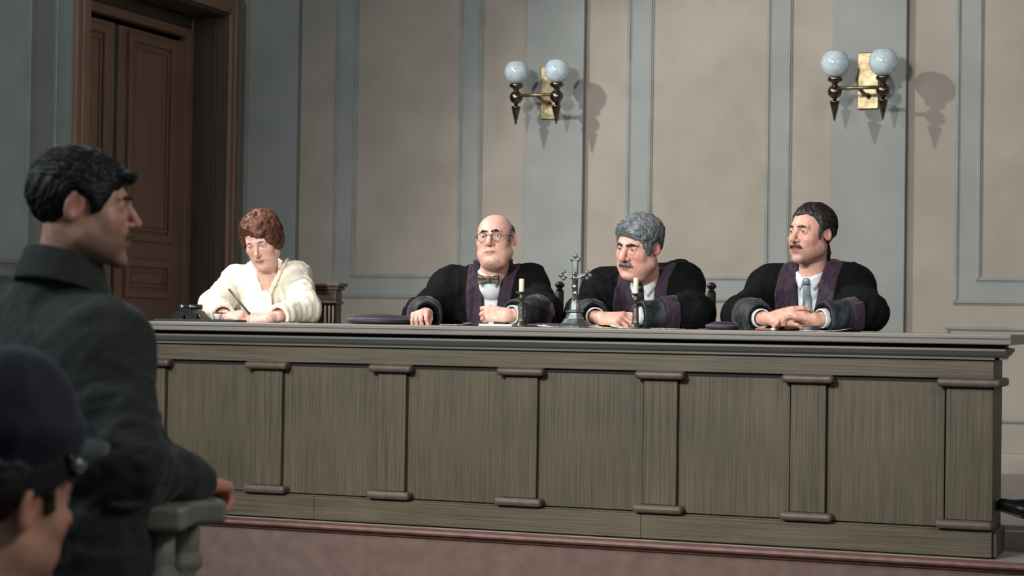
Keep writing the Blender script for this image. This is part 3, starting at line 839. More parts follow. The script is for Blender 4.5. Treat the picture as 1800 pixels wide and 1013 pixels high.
def make_judge(label, c):
    s = Seated('person', label, c); t = s.t
    vb = c.get('vb', -.30); v0, v1 = c.get('v0', .058), c.get('v1', .014); lw0, lw1 = c.get('lw', (.068, .080)); seed = c.get('seed', 1)
    uo = c.get('uo', 0.0)
    fold = lambda P: f32(.0075) * waves(P, .16, seed, 6, (1.2, 1.2, .45)) + f32(.004) * waves(P, .07, seed + 2, 6, (1.2, 1.2, .6))
    def sleeve_dirs():
        for (E, W) in ((s.ER, s.WR), (s.EL, s.WL)): yield E, W, norm(W - E)
    def robe0(P):
        d = smin(s.torso(P), s.arms(P), .12)
        d = smin(d, s.lower(P, .03), .06) + fold(P)
        return smax(d, -desk_cut(P), .006)
    def uin(w_): return f32(v0) - np.clip((f32(.07) - w_) / f32(.07 - vb), 0, 1) * f32(v0 - v1)
    def robe(P):
        d = robe0(P); u_, w_, n_ = s.uw(P); u_ = u_ - f32(uo)
        vcut = np.maximum(np.maximum(np.abs(u_) - uin(w_), -n_ - f32(.05)), f32(vb - .12) - w_)
        d = smax(d, -vcut, .004)
        nk = cap(P, s.N - s.n * .065 + V(0, 0, -.03), s.N - s.n * .05 + V(0, 0, .25), .062, .068)
        d = smax(d, -nk, .006)
        for E, W, dr_ in sleeve_dirs():
            q = P - W.astype(f32); al = q @ dr_.astype(f32); rr = np.sqrt((q * q).sum(1))
            d = smax(d, -np.maximum(-al, rr - f32(.13)), .004)
            d = smax(d, -cap(P, W - dr_ * .05, W + dr_ * .1, .043, .047), .004)
        return d
    lo, hi = s.bounds(.14); lo[2] = PZ + .01; lo = np.minimum(lo, s.seat - V(.34, .62, .49)); hi = np.maximum(hi, s.seat + V(.3, .28, .3))
    v, q = field_mesh(robe, lo, hi, .0085); mesh_obj('robe', v, q, M_robe, t)
    # velvet lapels and collar
    def lapel(P):
        d = robe0(P); u_, w_, n_ = s.uw(P); u_ = u_ - f32(uo); ui = uin(w_); k = np.clip((f32(.07) - w_) / f32(.07 - vb), 0, 1)
        band = np.maximum(ui - np.abs(u_), np.abs(u_) - (ui + f32(lw0) + k * f32(lw1 - lw0)))
        band = np.maximum(band, -n_ - f32(.10)); band = np.maximum(band, f32(vb - .1) - w_)
        e = smax(np.abs(d + f32(-.002)) - f32(.0085), band, .008)
        nk = cap(P, s.N - s.n * .065 + V(0, 0, -.03), s.N - s.n * .05 + V(0, 0, .25), .062, .068)
        rg = np.maximum(np.abs(nk - f32(.012)) - f32(.014), np.maximum(n_ + f32(.035), w_ - f32(.075) - f32(.2) * (-n_ - f32(.05))))
        rg = np.maximum(rg, -w_ - f32(.01))
        return smin(e, smax(rg, -cap(P, s.N - s.n * .065 + V(0, 0, -.03), s.N - s.n * .05 + V(0, 0, .25), .060, .066), .003), .012)
    l2, h2 = s.N - V(.24, .3, .42), s.N + V(.24, .24, .2)
    v, q = field_mesh(lapel, l2, h2, .0045); o = mesh_obj('velvet_lapels', v, q, M_velvet, t); o['label'] = 'purple velvet lapels and collar'
    cl, sw = c.get('cuff', .135), c.get('stripe', .05)
    for E, W, dr_ in sleeve_dirs():
        def slab(P, a, b):
            q = P - W.astype(f32); al = q @ dr_.astype(f32); rr = np.sqrt((q * q).sum(1))
            axd = np.sqrt(np.maximum(rr * rr - al * al, 0))
            return np.maximum(np.maximum(al - f32(b), f32(a) - al), axd - f32(.13))
        fm = lambda a, b, th: field_mesh(lambda P: smax(smax(np.abs(robe0(P) - f32(th * .4)) - f32(th), slab(P, a, b), .003), -cap(P, W - dr_ * .05, W + dr_ * .1, .043, .047), .002), W - V(.3, .3, .15), W + V(.3, .3, .15), .005)
        v, q = fm(-cl, -.002, .005); mesh_obj('cuff', v, q, M_cuff, t)
        v, q = fm(-cl - sw, -cl + .002, .0065); mesh_obj('velvet_sleeve_band', v, q, M_velvet, t)
    # shirt
    def shirt0(P): return s.torso(P, -.022)
    def shirt(P):
        d = shirt0(P); u_, w_, n_ = s.uw(P); u_ = u_ - f32(uo)
        d = smax(d, np.maximum(np.abs(u_) - f32(.12), np.maximum(w_ - f32(.02), f32(vb - .05) - w_)), .004)
        d = np.maximum(d, -n_ - f32(.1))
        nk = cap(P, s.N - s.n * .05 + V(0, 0, -.05), s.N - s.n * .045 + V(0, 0, .03), .062, .060)
        cut = -(w_ - f32(.012) + n_ * f32(.55))
        stand = smax(nk, -(cut), .003)
        d = smin(d, np.maximum(nk, w_ - f32(.022) + (n_ + f32(.02)) * f32(.62)), .006)
        return d
    v, q = field_mesh(shirt, l2, h2, .005); sh = mesh_obj('shirt', v, q, M_shirt, t)
    # collar points
    for sg in (-1, 1):
        rows = []
        for a in np.linspace(0, 1, 6):
            row = []
            for b in np.linspace(0, 1, 5):
                ut = sg * (.006 + .048 * a); wt = .004 + .034 * a
                ub = sg * (.030 + .034 * a); wb_ = -.044 + .055 * a
                uu, ww = ut * (1 - b) + ub * b, wt * (1 - b) + wb_ * b
                p = s.surf(shirt, uu + uo, ww - .006); row.append(p + s.n * .005)
            rows.append(row)
        flat_patch('shirt_collar', rows, M_shirt, sh, .004 * sg)
    s.shirt = shirt; s.uo = uo
    for side, W, E in (('R', s.WR, s.ER), ('L', s.WL, s.EL)):
        if side in c.get('nocuff', ''): continue
        dr_ = norm(W - E)
        v, q = field_mesh(lambda P: smax(np.abs(cap(P, W - dr_ * .06, W + dr_ * .010, .0365, .037)) - f32(.0028), np.maximum(-((P - (W - dr_ * .05).astype(f32)) @ dr_.astype(f32)), ((P - W.astype(f32)) @ dr_.astype(f32)) - f32(.014)), .002), W - V(.1, .1, .1), W + V(.1, .1, .1), .0035)
        v[:, 2] = np.maximum(v[:, 2], DT + .002)
        mesh_obj('shirt_cuff', v, q, M_shirt, t)
    return s

def long_tie(s, mat, length=.26, w0=.014, w1=.03, top=-.012):
    o = s.uo
    p = s.surf(s.shirt, o, top) + s.n * .008
    v, q = field_mesh(lambda P: smax(ell(P, p, (.017, .013, .019), s.RA), rbox(P, p, (.03, .03, .015), .004), .004), p - .04, p + .04, .0025)
    k = mesh_obj('tie_knot', v, q, mat, s.t)
    rows = []
    for a in np.linspace(0, 1, 14):
        ww = top - .012 - length * a; hw = w0 + (w1 - w0) * a
        rows.append([s.surf(s.shirt, o + hw * b, ww) + s.n * (.010 - .006 * abs(b)) for b in (-1, -.5, 0, .5, 1)])
    flat_patch('tie_blade', rows, mat, s.t, .004)
def bow_tie(s, mat, top=-.014):
    p = s.surf(s.shirt, s.uo, top) + s.n * .010
    def fn(P):
        q = P - p.astype(f32); u_ = q @ s.u.astype(f32); w_ = q[:, 2]; n_ = q @ s.n.astype(f32)
        hw = f32(.006) + np.clip(np.abs(u_) / .046, 0, 1) * f32(.016)
        d = np.maximum(np.maximum(np.abs(u_) - f32(.046), np.abs(w_) - hw), np.abs(n_ - f32(.003) + np.abs(u_) * f32(.12)) - f32(.0065) - f32(.003) * np.sin(w_ * 260))
        return smin(d, rbox(P, p, (.010, .012, .012), .005, s.RA), .003) - f32(.002)
    v, q = field_mesh(fn, p - .07, p + .07, .0026)
    mesh_obj('bow_tie', v, q, mat, s.t)

YT = YD + .63
SK1, SK2, SK3, SK4, SK5 = (230, 184, 168), (228, 176, 160), (222, 174, 156), (232, 188, 174), (200, 156, 134)
M_hgrey = hair_material('dark_grey_hair', (40, 44, 46), (92, 98, 100))
M_hsilver = hair_material('silver_grey_hair', (60, 66, 70), (140, 146, 150), (.2, 1, .2), 200)
M_hdark = hair_material('dark_brown_hair', (18, 15, 14), (50, 42, 38))
M_hauburn = hair_material('auburn_hair', (56, 32, 25), (128, 82, 62), rough=.6)
M_hblack = hair_material('black_hair', (9, 9, 10), (24, 25, 27), rough=.6)
M_bdark = hair_material('dark_brow_hair', (22, 20, 20), (44, 40, 38))
M_brown = hair_material('brown_moustache', (52, 36, 30), (88, 62, 50))
M_hgstache = hair_material('grey_moustache', (72, 74, 74), (130, 132, 130))
M_bow = mat_noise('olive_brown_silk', (62, 54, 40), (104, 92, 68), 0.4, 90)
M_tieblue = mat_noise('steel_blue_ribbed_silk', (92, 108, 120), (138, 152, 160), 0.4, 70, stretch=(.4, .4, 4))
M_tiedark = mat_noise('black_silk', (18, 16, 20), (34, 28, 36), 0.4, 60)
M_lens = bpy.data.materials.new('spectacle_glass'); M_lens.use_nodes = True
_nt = M_lens.node_tree; _nt.nodes.remove(_nt.nodes['Principled BSDF'])
_tr = _nt.nodes.new('ShaderNodeBsdfTransparent'); _gs = _nt.nodes.new('ShaderNodeBsdfGlossy'); _gs.inputs['Roughness'].default_value = .03
_mx = _nt.nodes.new('ShaderNodeMixShader'); _mx.inputs[0].default_value = .07
_nt.links.new(_tr.outputs[0], _mx.inputs[1]); _nt.links.new(_gs.outputs[0], _mx.inputs[2]); _nt.links.new(_mx.outputs[0], _nt.nodes['Material Output'].inputs[0])

def combed(P, k, ax, amp):
    """fine grooves that follow the combing direction"""
    s_ = P @ np.asarray(ax, f32); return f32(amp) * (np.sin(s_ * k + 3 * waves(P, .05, 3, 4)) * .6 + .6 * np.sin(s_ * k * .43 + 5 * waves(P, .08, 5, 4)))

# ---- judge with the bald head
cA = dict(A=math.radians(8), SR=atY(798, 507, YT), SL=atY(928, 504, YT + .02), N=atY(861, 486, YT - .13),
          ER=atY(742, 552, YD + .36), WR=atY(750, 554, YD + .10), EL=atY(958, 551, YD + .30), WL=atY(902, 553, YD + .10), seed=1, v0=.056, v1=.010, cuff=.12, nocuff='R')
jA = make_judge('bald person in black robe with round spectacles and bow tie behind the bench', cA)
def hair_bald(P, base, fn):
    Q = P.copy(); Q[:, 0] = np.abs(Q[:, 0])
    m_ = poly2(P[:, 1], P[:, 2], [(-.020, .030), (-.030, -.022), (-.012, -.020), (-.008, .022), (.022, .034), (.036, -.02), (.04, -.075), (.14, -.075), (.14, .075), (.085, .070), (.02, .062)])
    d = shell(P, base, m_, f32(.006))
    d = smax(d, m_, .010)
    d = smax(d, f32(.045) - Q[:, 0] - np.clip((P[:, 1] - .04) * 3, 0, 1), .01)
    return d + combed(P, 420, (.3, .2, 1), .0011)
hA = dict(cen=atY(870, 420, YD + .50), a=camang(868) - math.radians(15), p=math.radians(-3), r=math.radians(-4), neckpt=jA.N - jA.n * .06 + V(0, 0, -.02), tone=SK1, w=1.06, jaw=1.10, fat=.008, nose=1.12,
          nr=.064, age=1.0, brow=M_bdark, browth=.0050, browang=.002, hair=M_hgrey, hairfn=hair_bald, hairlabel='dark grey fringe of hair round a bald crown', lid=.0036, red=(204, 128, 110), lips=(170, 104, 96), scale=.98, gaze=(.1, 0), comb=lambda P: np.stack([0 * P[:, 0], .6 + 0 * P[:, 0], -.5 + 0 * P[:, 0]], 1), nlock=260)
TW = build_head(jA.t, hA, jA.skin)
bow_tie(jA, M_bow)
gl = None
bm = bmesh.new()
M3 = Matrix.Identity(4)
vs_all = []; fs_all = []; n0 = 0
def torus_pts(c, R_, r_, seg=28, s2=6):
    vs = []; fs = []
    for i in range(seg):
        a = 2 * PI * i / seg
        for j in range(s2):
            b = 2 * PI * j / s2
            vs.append((c[0] + (R_ + r_ * math.cos(b)) * math.cos(a), c[1] + r_ * math.sin(b), c[2] + (R_ + r_ * math.cos(b)) * math.sin(a)))
    for i in range(seg):
        for j in range(s2): fs.append((i * s2 + j, ((i + 1) % seg) * s2 + j, ((i + 1) % seg) * s2 + (j + 1) % s2, i * s2 + (j + 1) % s2))
    return np.array(vs), np.array(fs)
GY, GZ, GX, GR = -.104, -.002, .0345, .0215
parts_ = []
for sg in (-1, 1):
    v, f = torus_pts((sg * GX, GY, GZ), GR, .0014); parts_.append((v, f, 0))
spec = tube('spectacles', [TW(p) for p in ((-GX + GR, GY, GZ + .006), (0, GY - .006, GZ + .011), (GX - GR, GY, GZ + .006))], .0015, M_black, jA.t, seg=6)
for v, f, _ in parts_: mesh_obj('rim', TW(v), f, M_black, spec)
for sg in (-1, 1):
    tube('temple', [TW(p) for p in ((sg * (GX + GR), GY, GZ + .002), (sg * .075, -.075, .006), (sg * .083, .0, .008), (sg * .082, .02, -.005))], .0013, M_black, spec, seg=6)
    lathe('lens', [(.0002, -.0006), (GR, -.0004), (GR, .0004), (.0002, .0006)], (0, 0, 0), M_lens, spec, seg=24)
    o = [x for x in C.objects if x.name.startswith('lens')][-1]
    co = np.array([list(v.co) for v in o.data.vertices]) + OFF[spec.name]
    loc = np.stack([co[:, 0] + sg * GX, co[:, 2] + GY, co[:, 1] + GZ], 1)
    w_ = TW(loc) - OFF[spec.name]
    for vtx, p in zip(o.data.vertices, w_): vtx.co = p
jA.skin.append(hand_mesh(hand_caps(atY(748, 551, YD + .115), V(.12, -1, -.05), V(-.1, -.35, 1), False, [(48, 52, 30), (46, 56, 30), (46, 58, 30), (44, 56, 30)], thumb=(.35, .3, .3), fore=jA.WR + norm(jA.ER - jA.WR) * .1, thumbin=.5), SK1))
hl = hand_caps(atY(893, 555, YD + .08), V(-1, -.12, .10), V(0, -.75, .75), True, [(22, 62, 36), (42, 58, 36), (50, 62, 36), (54, 66, 40)], thumb=(.25, .15, .1), fore=jA.WL + norm(jA.EL - jA.WL) * .1, thumbin=.28)
jA.skin.append(hand_mesh(hl, SK1))
rgp = hl[1 + 4 * 2 + 1 + 0]  # ring finger proximal segment
_a, _b2 = np.array(rgp[0]), np.array(rgp[1]); _d = norm(_b2 - _a)
tube('finger_ring', [_a + _d * .014, _a + _d * .019], .0108, M_brass, jA.t, seg=16)
jA.finish_body(SK1)

# ---- judge with grey hair and moustache
cB = dict(A=math.radians(-4), SR=atY(1064, 512, YT), SL=atY(1196, 501, YT), N=atY(1128, 502, YT - .15),
          ER=atY(1026, 553, YD + .36), WR=atY(1046, 557, YD + .12), EL=atY(1222, 552, YD + .30), WL=atY(1124, 556, YD + .15), seed=2, v0=.058, v1=.016, cuff=.10, stripe=.06, lean=-.02)
jB = make_judge('grey-haired person with grey moustache in black robe, middle of the three judges', cB)
def hair_grey(P, base, fn):
    Q = P.copy(); Q[:, 0] = np.abs(Q[:, 0])
    fr = P[:, 2] + f32(.22) * (P[:, 0] + .0)       # fringe falls towards his right
    m_ = poly2(P[:, 1], np.where(P[:, 1] < -.045, fr, P[:, 2]), [(-.15, .058), (-.088, .056), (-.058, .038), (-.046, .0), (-.040, -.030), (-.020, -.030), (-.010, .012), (.022, .022), (.030, -.03), (.032, -.092), (.14, -.092), (.16, .17), (-.15, .17)])
    d = shell(P, base, m_, f32(.012) + f32(.010) * np.clip((P[:, 2] - .04) / .06, 0, 1))
    d = smax(d, m_, .012)
    return d + combed(P, 220, (.15, 1, .1), .0014) + f32(.003) * waves(P, .06, 6, 5)
def comb_grey(P):
    x, y, z = P.T; o = np.zeros((len(P), 3), f32)
    top = z > .055
    o[:, 0] = np.where(top, np.where(x > .03, .6, -.9), 0); o[:, 1] = np.where(top, -.25 + .5 * (y > .03), .45); o[:, 2] = np.where(top, -.1, -.8)
    return o
hB = dict(cen=atY(1122, 433, YD + .44), a=camang(1122) - math.radians(36), p=math.radians(13), r=math.radians(6), neckpt=jB.N - jB.n * .075 + V(0, 0, -.02), tone=SK2, ear=1.02, w=1.03, jaw=1.12, nose=1.2, fat=.006,
          nr=.062, age=1.1, brow=M_bdark, browth=.0054, browz=-.003, browang=.001, hair=M_hsilver, hairfn=hair_grey, hairlabel='thick silver-grey side-parted hair', stache=M_hgstache, stth=.0082, stw=.034, stdrop=.012, lid=.0034, red=(206, 118, 104), lips=(160, 98, 90), scale=1.05, gaze=(-.25, .1), comb=comb_grey, nlock=2200, lockr=.0015, lockn=20)
build_head(jB.t, hB, jB.skin)
long_tie(jB, M_tiedark)
jB.skin.append(hand_mesh(hand_caps(atY(1058, 560, YD + .09), V(1, -.18, -.02), V(.05, -.55, .85), False, [(34, 54, 30), (40, 58, 30), (46, 60, 30), (50, 62, 30)], thumb=(.35, .2, .2), fore=jB.WR + norm(jB.ER - jB.WR) * .1, thumbin=.6), SK2))
jB.skin.append(hand_mesh(hand_caps(atY(1122, 560, YD + .16), V(-1, .12, -.02), V(0, -.4, .9), True, [(34, 44, 30)] * 4, thumb=(.35, .2, .2), fore=jB.WL + norm(jB.EL - jB.WL) * .1, thumbin=.5), SK2))
jB.finish_body(SK2)

# ---- young dark-haired judge
cC = dict(A=math.radians(-6), SR=atY(1358, 507, YT), SL=atY(1494, 504, YT - .02), N=atY(1420, 490, YT - .13),
          ER=atY(1302, 554, YD + .34), WR=atY(1338, 560, YD + .12), EL=atY(1528, 552, YD + .30), WL=atY(1446, 560, YD + .11), seed=3, v0=.062, v1=.018, lw=(.072, .095), cuff=.11, stripe=.05)
jC = make_judge('young dark-haired person with moustache and pale blue tie in black robe', cC)
def hair_dark(P, base, fn):
    Q = P.copy(); Q[:, 0] = np.abs(Q[:, 0])
    fr = P[:, 2] - f32(.35) * np.maximum(Q[:, 0] - .02, 0) - f32(.006) * np.sin(P[:, 0] * 90)
    m_ = poly2(P[:, 1], np.where(P[:, 1] < -.03, fr, P[:, 2]), [(-.15, .080), (-.085, .078), (-.050, .062), (-.034, .02), (-.034, -.030), (-.022, -.034), (-.012, .0), (.012, .014), (.030, .0), (.030, -.06), (.034, -.125), (.085, -.135), (.15, -.06), (.16, .17), (-.15, .17)])
    d = shell(P, base, m_, f32(.008) + f32(.006) * np.clip((P[:, 1] + .06) / .1, 0, 1))
    d = smax(d, m_, .010)
    nape = ell(P, (0, .062, -.085), (.052, .026, .055))
    d = smin(d, nape, .02)
    return d + combed(P, 330, (.75, .1, .75), .0015)
hC = dict(cen=atY(1425, 409, YD + .50), a=camang(1425) - math.radians(39), p=math.radians(2), r=math.radians(2), neckpt=jC.N - jC.n * .06 + V(0, 0, -.02), tone=SK3, ear=.98, w=.99, jaw=1.0, nose=1.0, chin=.004,
          nr=.055, brow=M_bdark, browth=.004, browz=-.003, hair=M_hdark, hairfn=hair_dark, hairlabel='dark slicked-back hair reaching the collar', stache=M_brown, stth=.0064, stw=.032, stdrop=.010, stubble=.35, stubcol=(120, 96, 84), lid=.0040, iris=(70, 78, 82), lips=(178, 96, 88), scale=1.02, gaze=(-.1, 0), comb=lambda P: np.stack([-.25 * (P[:, 2] > .06), .9 + 0 * P[:, 0], -.15 - .7 * (P[:, 1] > .05)], 1))
build_head(jC.t, hC, jC.skin)
long_tie(jC, M_tieblue, w1=.033)
jC.skin.append(hand_mesh(hand_caps(atY(1357, 561, YD + .075), V(1, -.16, .13), V(-.05, -.85, .5), False, [(16, 34, 22), (18, 38, 24), (20, 40, 24), (22, 44, 26)], thumb=(.40, .2, .15), fore=jC.WR + norm(jC.ER - jC.WR) * .1, thumbin=.1, spread=.10), SK3))
jC.skin.append(hand_mesh(hand_caps(atY(1436, 562, YD + .085), V(-1, -.22, .0), V(.0, .35, .93), True, [(2, 26, 30), (4, 26, 30), (4, 26, 30), (4, 26, 30)], thumb=(.45, .3, .2), fore=jC.WL + norm(jC.EL - jC.WL) * .1, thumbin=.05, spread=.10), SK3))
jC.finish_body(SK3)

# ---- clerk in the cream blouse
cD = dict(A=math.radians(14), SR=atY(416, 494, YT - .02), SL=atY(520, 486, YT), N=atY(468, 502, YT - .11), sr=.066, wide=.165, deep=.12,
          ER=atY(378, 540, YD + .34), WR=atY(392, 556, YD + .17), EL=atY(535, 544, YD + .33), WL=atY(488, 558, YD + .12), lean=.0)
jD = Seated('person', 'auburn-haired person in cream blouse writing with a pen, head bent', cD)
def blouse0(P):
    d = smin(jD.torso(P), jD.arms(P, 1, .070, .070, .058), .04)
    d = d + f32(.0060) * waves(P, .12, 4, 6, (1.5, 1.5, .35)) + f32(.0020) * waves(P, .05, 6, 6, (1.6, 1.6, .4))
    return smax(d, -desk_cut(P), .006)
def blouse(P):
    d = blouse0(P); u_, w_, n_ = jD.uw(P)
    vc = np.maximum(np.maximum(np.abs(u_) - f32(.012) - np.clip((w_ + f32(.035)) / .14, 0, 1) * f32(.062), -n_ - f32(.04)), -w_ - f32(.035))
    d = smax(d, -vc, .005)
    nk = cap(P, jD.N - jD.n * .05 + V(0, 0, -.02), jD.N - jD.n * .05 + V(0, 0, .25), .058, .064)
    d = smax(d, -nk, .006)
    for E, W in ((jD.ER, jD.WR), (jD.EL, jD.WL)):
        dr_ = norm(W - E); q = P - W.astype(f32); al = q @ dr_.astype(f32); rr = np.sqrt((q * q).sum(1))
        d = smax(d, -np.maximum(-al, rr - f32(.12)), .004)
        d = smax(d, -cap(P, W - dr_ * .03, W + dr_ * .1, .040, .044), .004)
    return d
lo, hi = jD.bounds(.13); lo[2] = min(lo[2], PZ + .45); lo = np.minimum(lo, jD.seat - V(.3, .2, 0)); hi = np.maximum(hi, jD.seat + V(.3, .25, .3))
v, q = field_mesh(blouse, lo, hi, .0065); mesh_obj('blouse', v, q, M_blouse, jD.t)
def skirt(P): return jD.lower(P, .025) + f32(.008) * waves(P, .15, 5, 5)
v, q = field_mesh(skirt, jD.seat - V(.34, .62, .49), jD.seat + V(.34, .25, .22), .013); mesh_obj('skirt', v, q, M_suit, jD.t)
def scarf(P):
    d = None
    u_, w_, n_ = jD.uw(P)
    b0 = blouse0(P)
    ui = f32(.012) + np.clip((w_ + f32(.035)) / .14, 0, 1) * f32(.056)
    band = np.maximum(np.maximum(np.abs(np.abs(u_) - ui - f32(.010)) - f32(.013), -n_ - f32(.09)), -w_ - f32(.05))
    d = smax(np.abs(b0 - f32(.003)) - f32(.009), band, .008)
    return d + f32(.002) * np.sin(u_ * 350 + w_ * 60)
v, q = field_mesh(scarf, jD.N - V(.2, .25, .1), jD.N + V(.2, .22, .16), .004); sc_ = mesh_obj('scarf_collar', v, q, M_blouse, jD.t)
pk = jD.surf(blouse0, 0, -.045) + jD.n * .012
def tails(P):
    d = ell(P, pk, (.027, .016, .021), jD.RA)
    for (u0, ln, w0, ph) in ((-.008, .145, .026, 0), (.016, .12, .02, 1.3)):
        a = pk + jD.u * u0; b = jD.surf(blouse0, u0 * 1.6 - .004, -.045 - ln) + jD.n * .014
        q = P - a.astype(f32); ba = (b - a).astype(f32); h_ = np.clip((q @ ba) / (ba @ ba), 0, 1); r_ = q - h_[:, None] * ba
        uu = r_ @ jD.u.astype(f32); rest = np.sqrt(np.maximum((r_ * r_).sum(1) - uu * uu, 0))
        hw = f32(.014) + f32(w0 - .014) * np.minimum(h_ * 2, 1)
        e = np.maximum(np.abs(uu) - hw, rest - f32(.007) - f32(.0015) * np.cos(uu * 230 + ph)) - f32(.003)
        d = smin(d, e, .006)
    return smax(d, -desk_cut(P), .003)
v, q = field_mesh(tails, pk - V(.1, .14, .22), pk + V(.1, .12, .06), .004); mesh_obj('scarf_bow', v, q, M_blouse, jD.t)
def hair_aub(P, base, fn):
    Q = P.copy(); Q[:, 0] = np.abs(Q[:, 0])
    fr = P[:, 2] + f32(.48) * P[:, 0] + f32(.004) * np.sin(P[:, 0] * 120)
    m_ = poly2(P[:, 1], np.where(P[:, 1] < -.04, fr, P[:, 2]), [(-.15, .060), (-.090, .054), (-.064, .040), (-.052, .010), (-.050, -.045), (.0, -.062), (.035, -.070), (.05, -.095), (.14, -.095), (.17, .18), (-.15, .18)])
    d = shell(P, base, m_, f32(.015) + f32(.006) * np.clip((P[:, 2]) / .08, 0, 1), .030, -.02)
    d = smin(ell(Q, (.072, .008, -.005), (.026, .048, .056)), d, .02)
    d = smax(d, m_, .012)
    return d + combed(P, 240, (.3, 1, .1), .0016) + f32(.0075) * waves(P, .055, 4, 5)
hD = dict(cen=atY(460, 420, YD + .47), a=camang(460) - math.radians(18), p=math.radians(30), r=math.radians(-7), neckpt=jD.N - jD.n * .055 + V(0, 0, -.03), tone=SK4, w=.99, jaw=.97, nose=.86, nr=.050, fat=.004,
          age=.4, ear=.95, brow=M_brown, browth=.0020, hair=M_hauburn, hairfn=hair_aub, hairlabel='short wavy auburn hair', lid=.0018, lips=(178, 86, 86), red=(214, 140, 126), gaze=(0, -.5), scale=.99, nlock=2200, lockr=.0015, lockn=20, comb=lambda P: np.stack([np.where(P[:, 2] > .05, np.where(P[:, 0] > .02, .7, -.7), .15 * np.sin(P[:, 2] * 110)), .35 + .4 * np.sin(P[:, 0] * 70 + P[:, 2] * 60), -.55 - .3 * (P[:, 2] < .03)], 1))
build_head(jD.t, hD, jD.skin)
def chest_skin(P):
    u_, w_, n_ = jD.uw(P)
    return np.maximum(jD.torso(P, -.010), np.maximum(np.abs(u_) - f32(.08), np.maximum(-w_ - f32(.06), w_ - f32(.06))))
v, q = field_mesh(chest_skin, jD.N - V(.15, .2, .1), jD.N + V(.15, .15, .1), .006); jD.skin.append((v, q, np.array(lin((226, 160, 146)))))
wr = atY(402, 558, YD + .14)
hr = hand_caps(wr, V(1, -.28, .08), V(-.1, -.62, .78), False, [(44, 52, 30), (50, 56, 34), (54, 58, 36), (56, 60, 36)], thumb=(.42, .2, .35), fore=jD.WR + norm(jD.ER - jD.WR) * .08, thumbin=.35, sc=.93, fr=.028)
jD.skin.append(hand_mesh(hr, SK4))
hl = hand_caps(atY(474, 560, YD + .085), V(-1, -.16, -.03), V(0, -.45, .9), True, [(26, 34, 20), (28, 38, 22), (30, 40, 24), (34, 42, 24)], thumb=(.5, .2, .2), fore=jD.WL + norm(jD.EL - jD.WL) * .08, thumbin=.3, sc=.93, fr=.028)
jD.skin.append(hand_mesh(hl, SK4))
jD.finish_body(SK4)
# ---- standing man in the foreground, leaning on the rail
class Obj: pass
pm = thing('person', 'dark-haired person in charcoal coat standing with arm on the rail', 'person', tuple(np.append(atD(130, 560, 3.98)[:2], 0.0)))
mSR, mSL = atD(192, 604, 3.86), atD(15, 560, 4.12)
mE, mW = atD(222, 812, 3.72), atD(346, 852, 3.98)
mEL, mWL = atD(10, 860, 4.25), atD(60, 1010, 4.35)
mN = atD(112, 480, 3.98)
mu = norm((mSL - mSR) * V(1, 1, 0)); mn = np.cross(mu, V(0, 0, 1)); mn = norm(mn)        # facing direction
mA = math.atan2(mu[1], mu[0]); mRA = np.array(Matrix.Rotation(mA, 3, 'Z')); mmid = (mSR + mSL) / 2
mhip = V(mmid[0], mmid[1], .98) + V(*CR) * V(1, 1, 0) * .070 - V(*CF) * V(1, 1, 0) * .13
def coat_t(P, fat=0.0):
    d = cap(P, mSR, mSL, .082 + fat)
    d = smin(d, ell(P, mmid + V(0, 0, -.2), (.205 + fat, .14 + fat, .28), mRA), .07)
    d = smin(d, cap(P, mmid + V(0, 0, -.03), mN, .1 + fat, .075 + fat), .07)
    d = smin(d, ell(P, mhip + V(0, 0, .0), (.215 + fat, .16 + fat, .40), mRA), .08)
    return d
def coat(P):
    d = coat_t(P)
    a = np.minimum(arm_field(P, mSR, mE, mW, .079, .072, .052), arm_field(P, mSL, mEL, mWL, .079, .07, .055))
    d = smin(d, a, .05)
    q = P - mE.astype(f32); near = np.exp(-(q * q).sum(1) / f32(.16 ** 2))
    d = d + f32(.007) * waves(P, .17, 2, 6, (1.2, 1.2, .7)) + (f32(.003) + near * f32(.006)) * waves(P, .07, 3, 6)
    nk = cap(P, mN + V(0, 0, -.02), mN + V(0, 0, .3), .066, .07)
    d = smax(d, -nk, .006)
    d = smax(d, f32(.62) - P[:, 2], .01)
    for E, W in ((mE, mW), (mEL, mWL)):
        dr_ = norm(W - E); q = P - W.astype(f32); al = q @ dr_.astype(f32); rr = np.sqrt((q * q).sum(1))
        d = smax(d, -np.maximum(-al, rr - f32(.1)), .004); d = smax(d, -cap(P, W - dr_ * .03, W + dr_ * .1, .038, .04), .004)
    return d
lo = np.minimum.reduce([mSR, mSL, mE, mW, mEL, mWL]) - .14; lo[2] = .6; hi = np.maximum.reduce([mSR, mSL, mE, mW, mEL, mWL]) + .14
v, q = field_mesh(coat, lo, hi, .008); mesh_obj('coat', v, q, M_coat, pm)
def collar(P):
    q = P - mN.astype(f32); z = q[:, 2]; w_ = q @ mn.astype(f32)
    top = f32(.040) - w_ * f32(.26); r_ = np.sqrt(q[:, 0] ** 2 + q[:, 1] ** 2)
    rad = f32(.074) + np.clip((top - z) / .075, 0, 1) * f32(.026)
    d = np.abs(r_ - rad) - f32(.0055)
    d = smax(d, np.maximum(z - top, top - f32(.078) - z), .006)
    gapc = np.maximum(np.abs(q @ mu.astype(f32)) - f32(.025), -w_)
    return smax(d, -gapc, .006)
v, q = field_mesh(collar, mN - .16, mN + .16, .0045); mesh_obj('coat_collar', v, q, M_coat, pm)
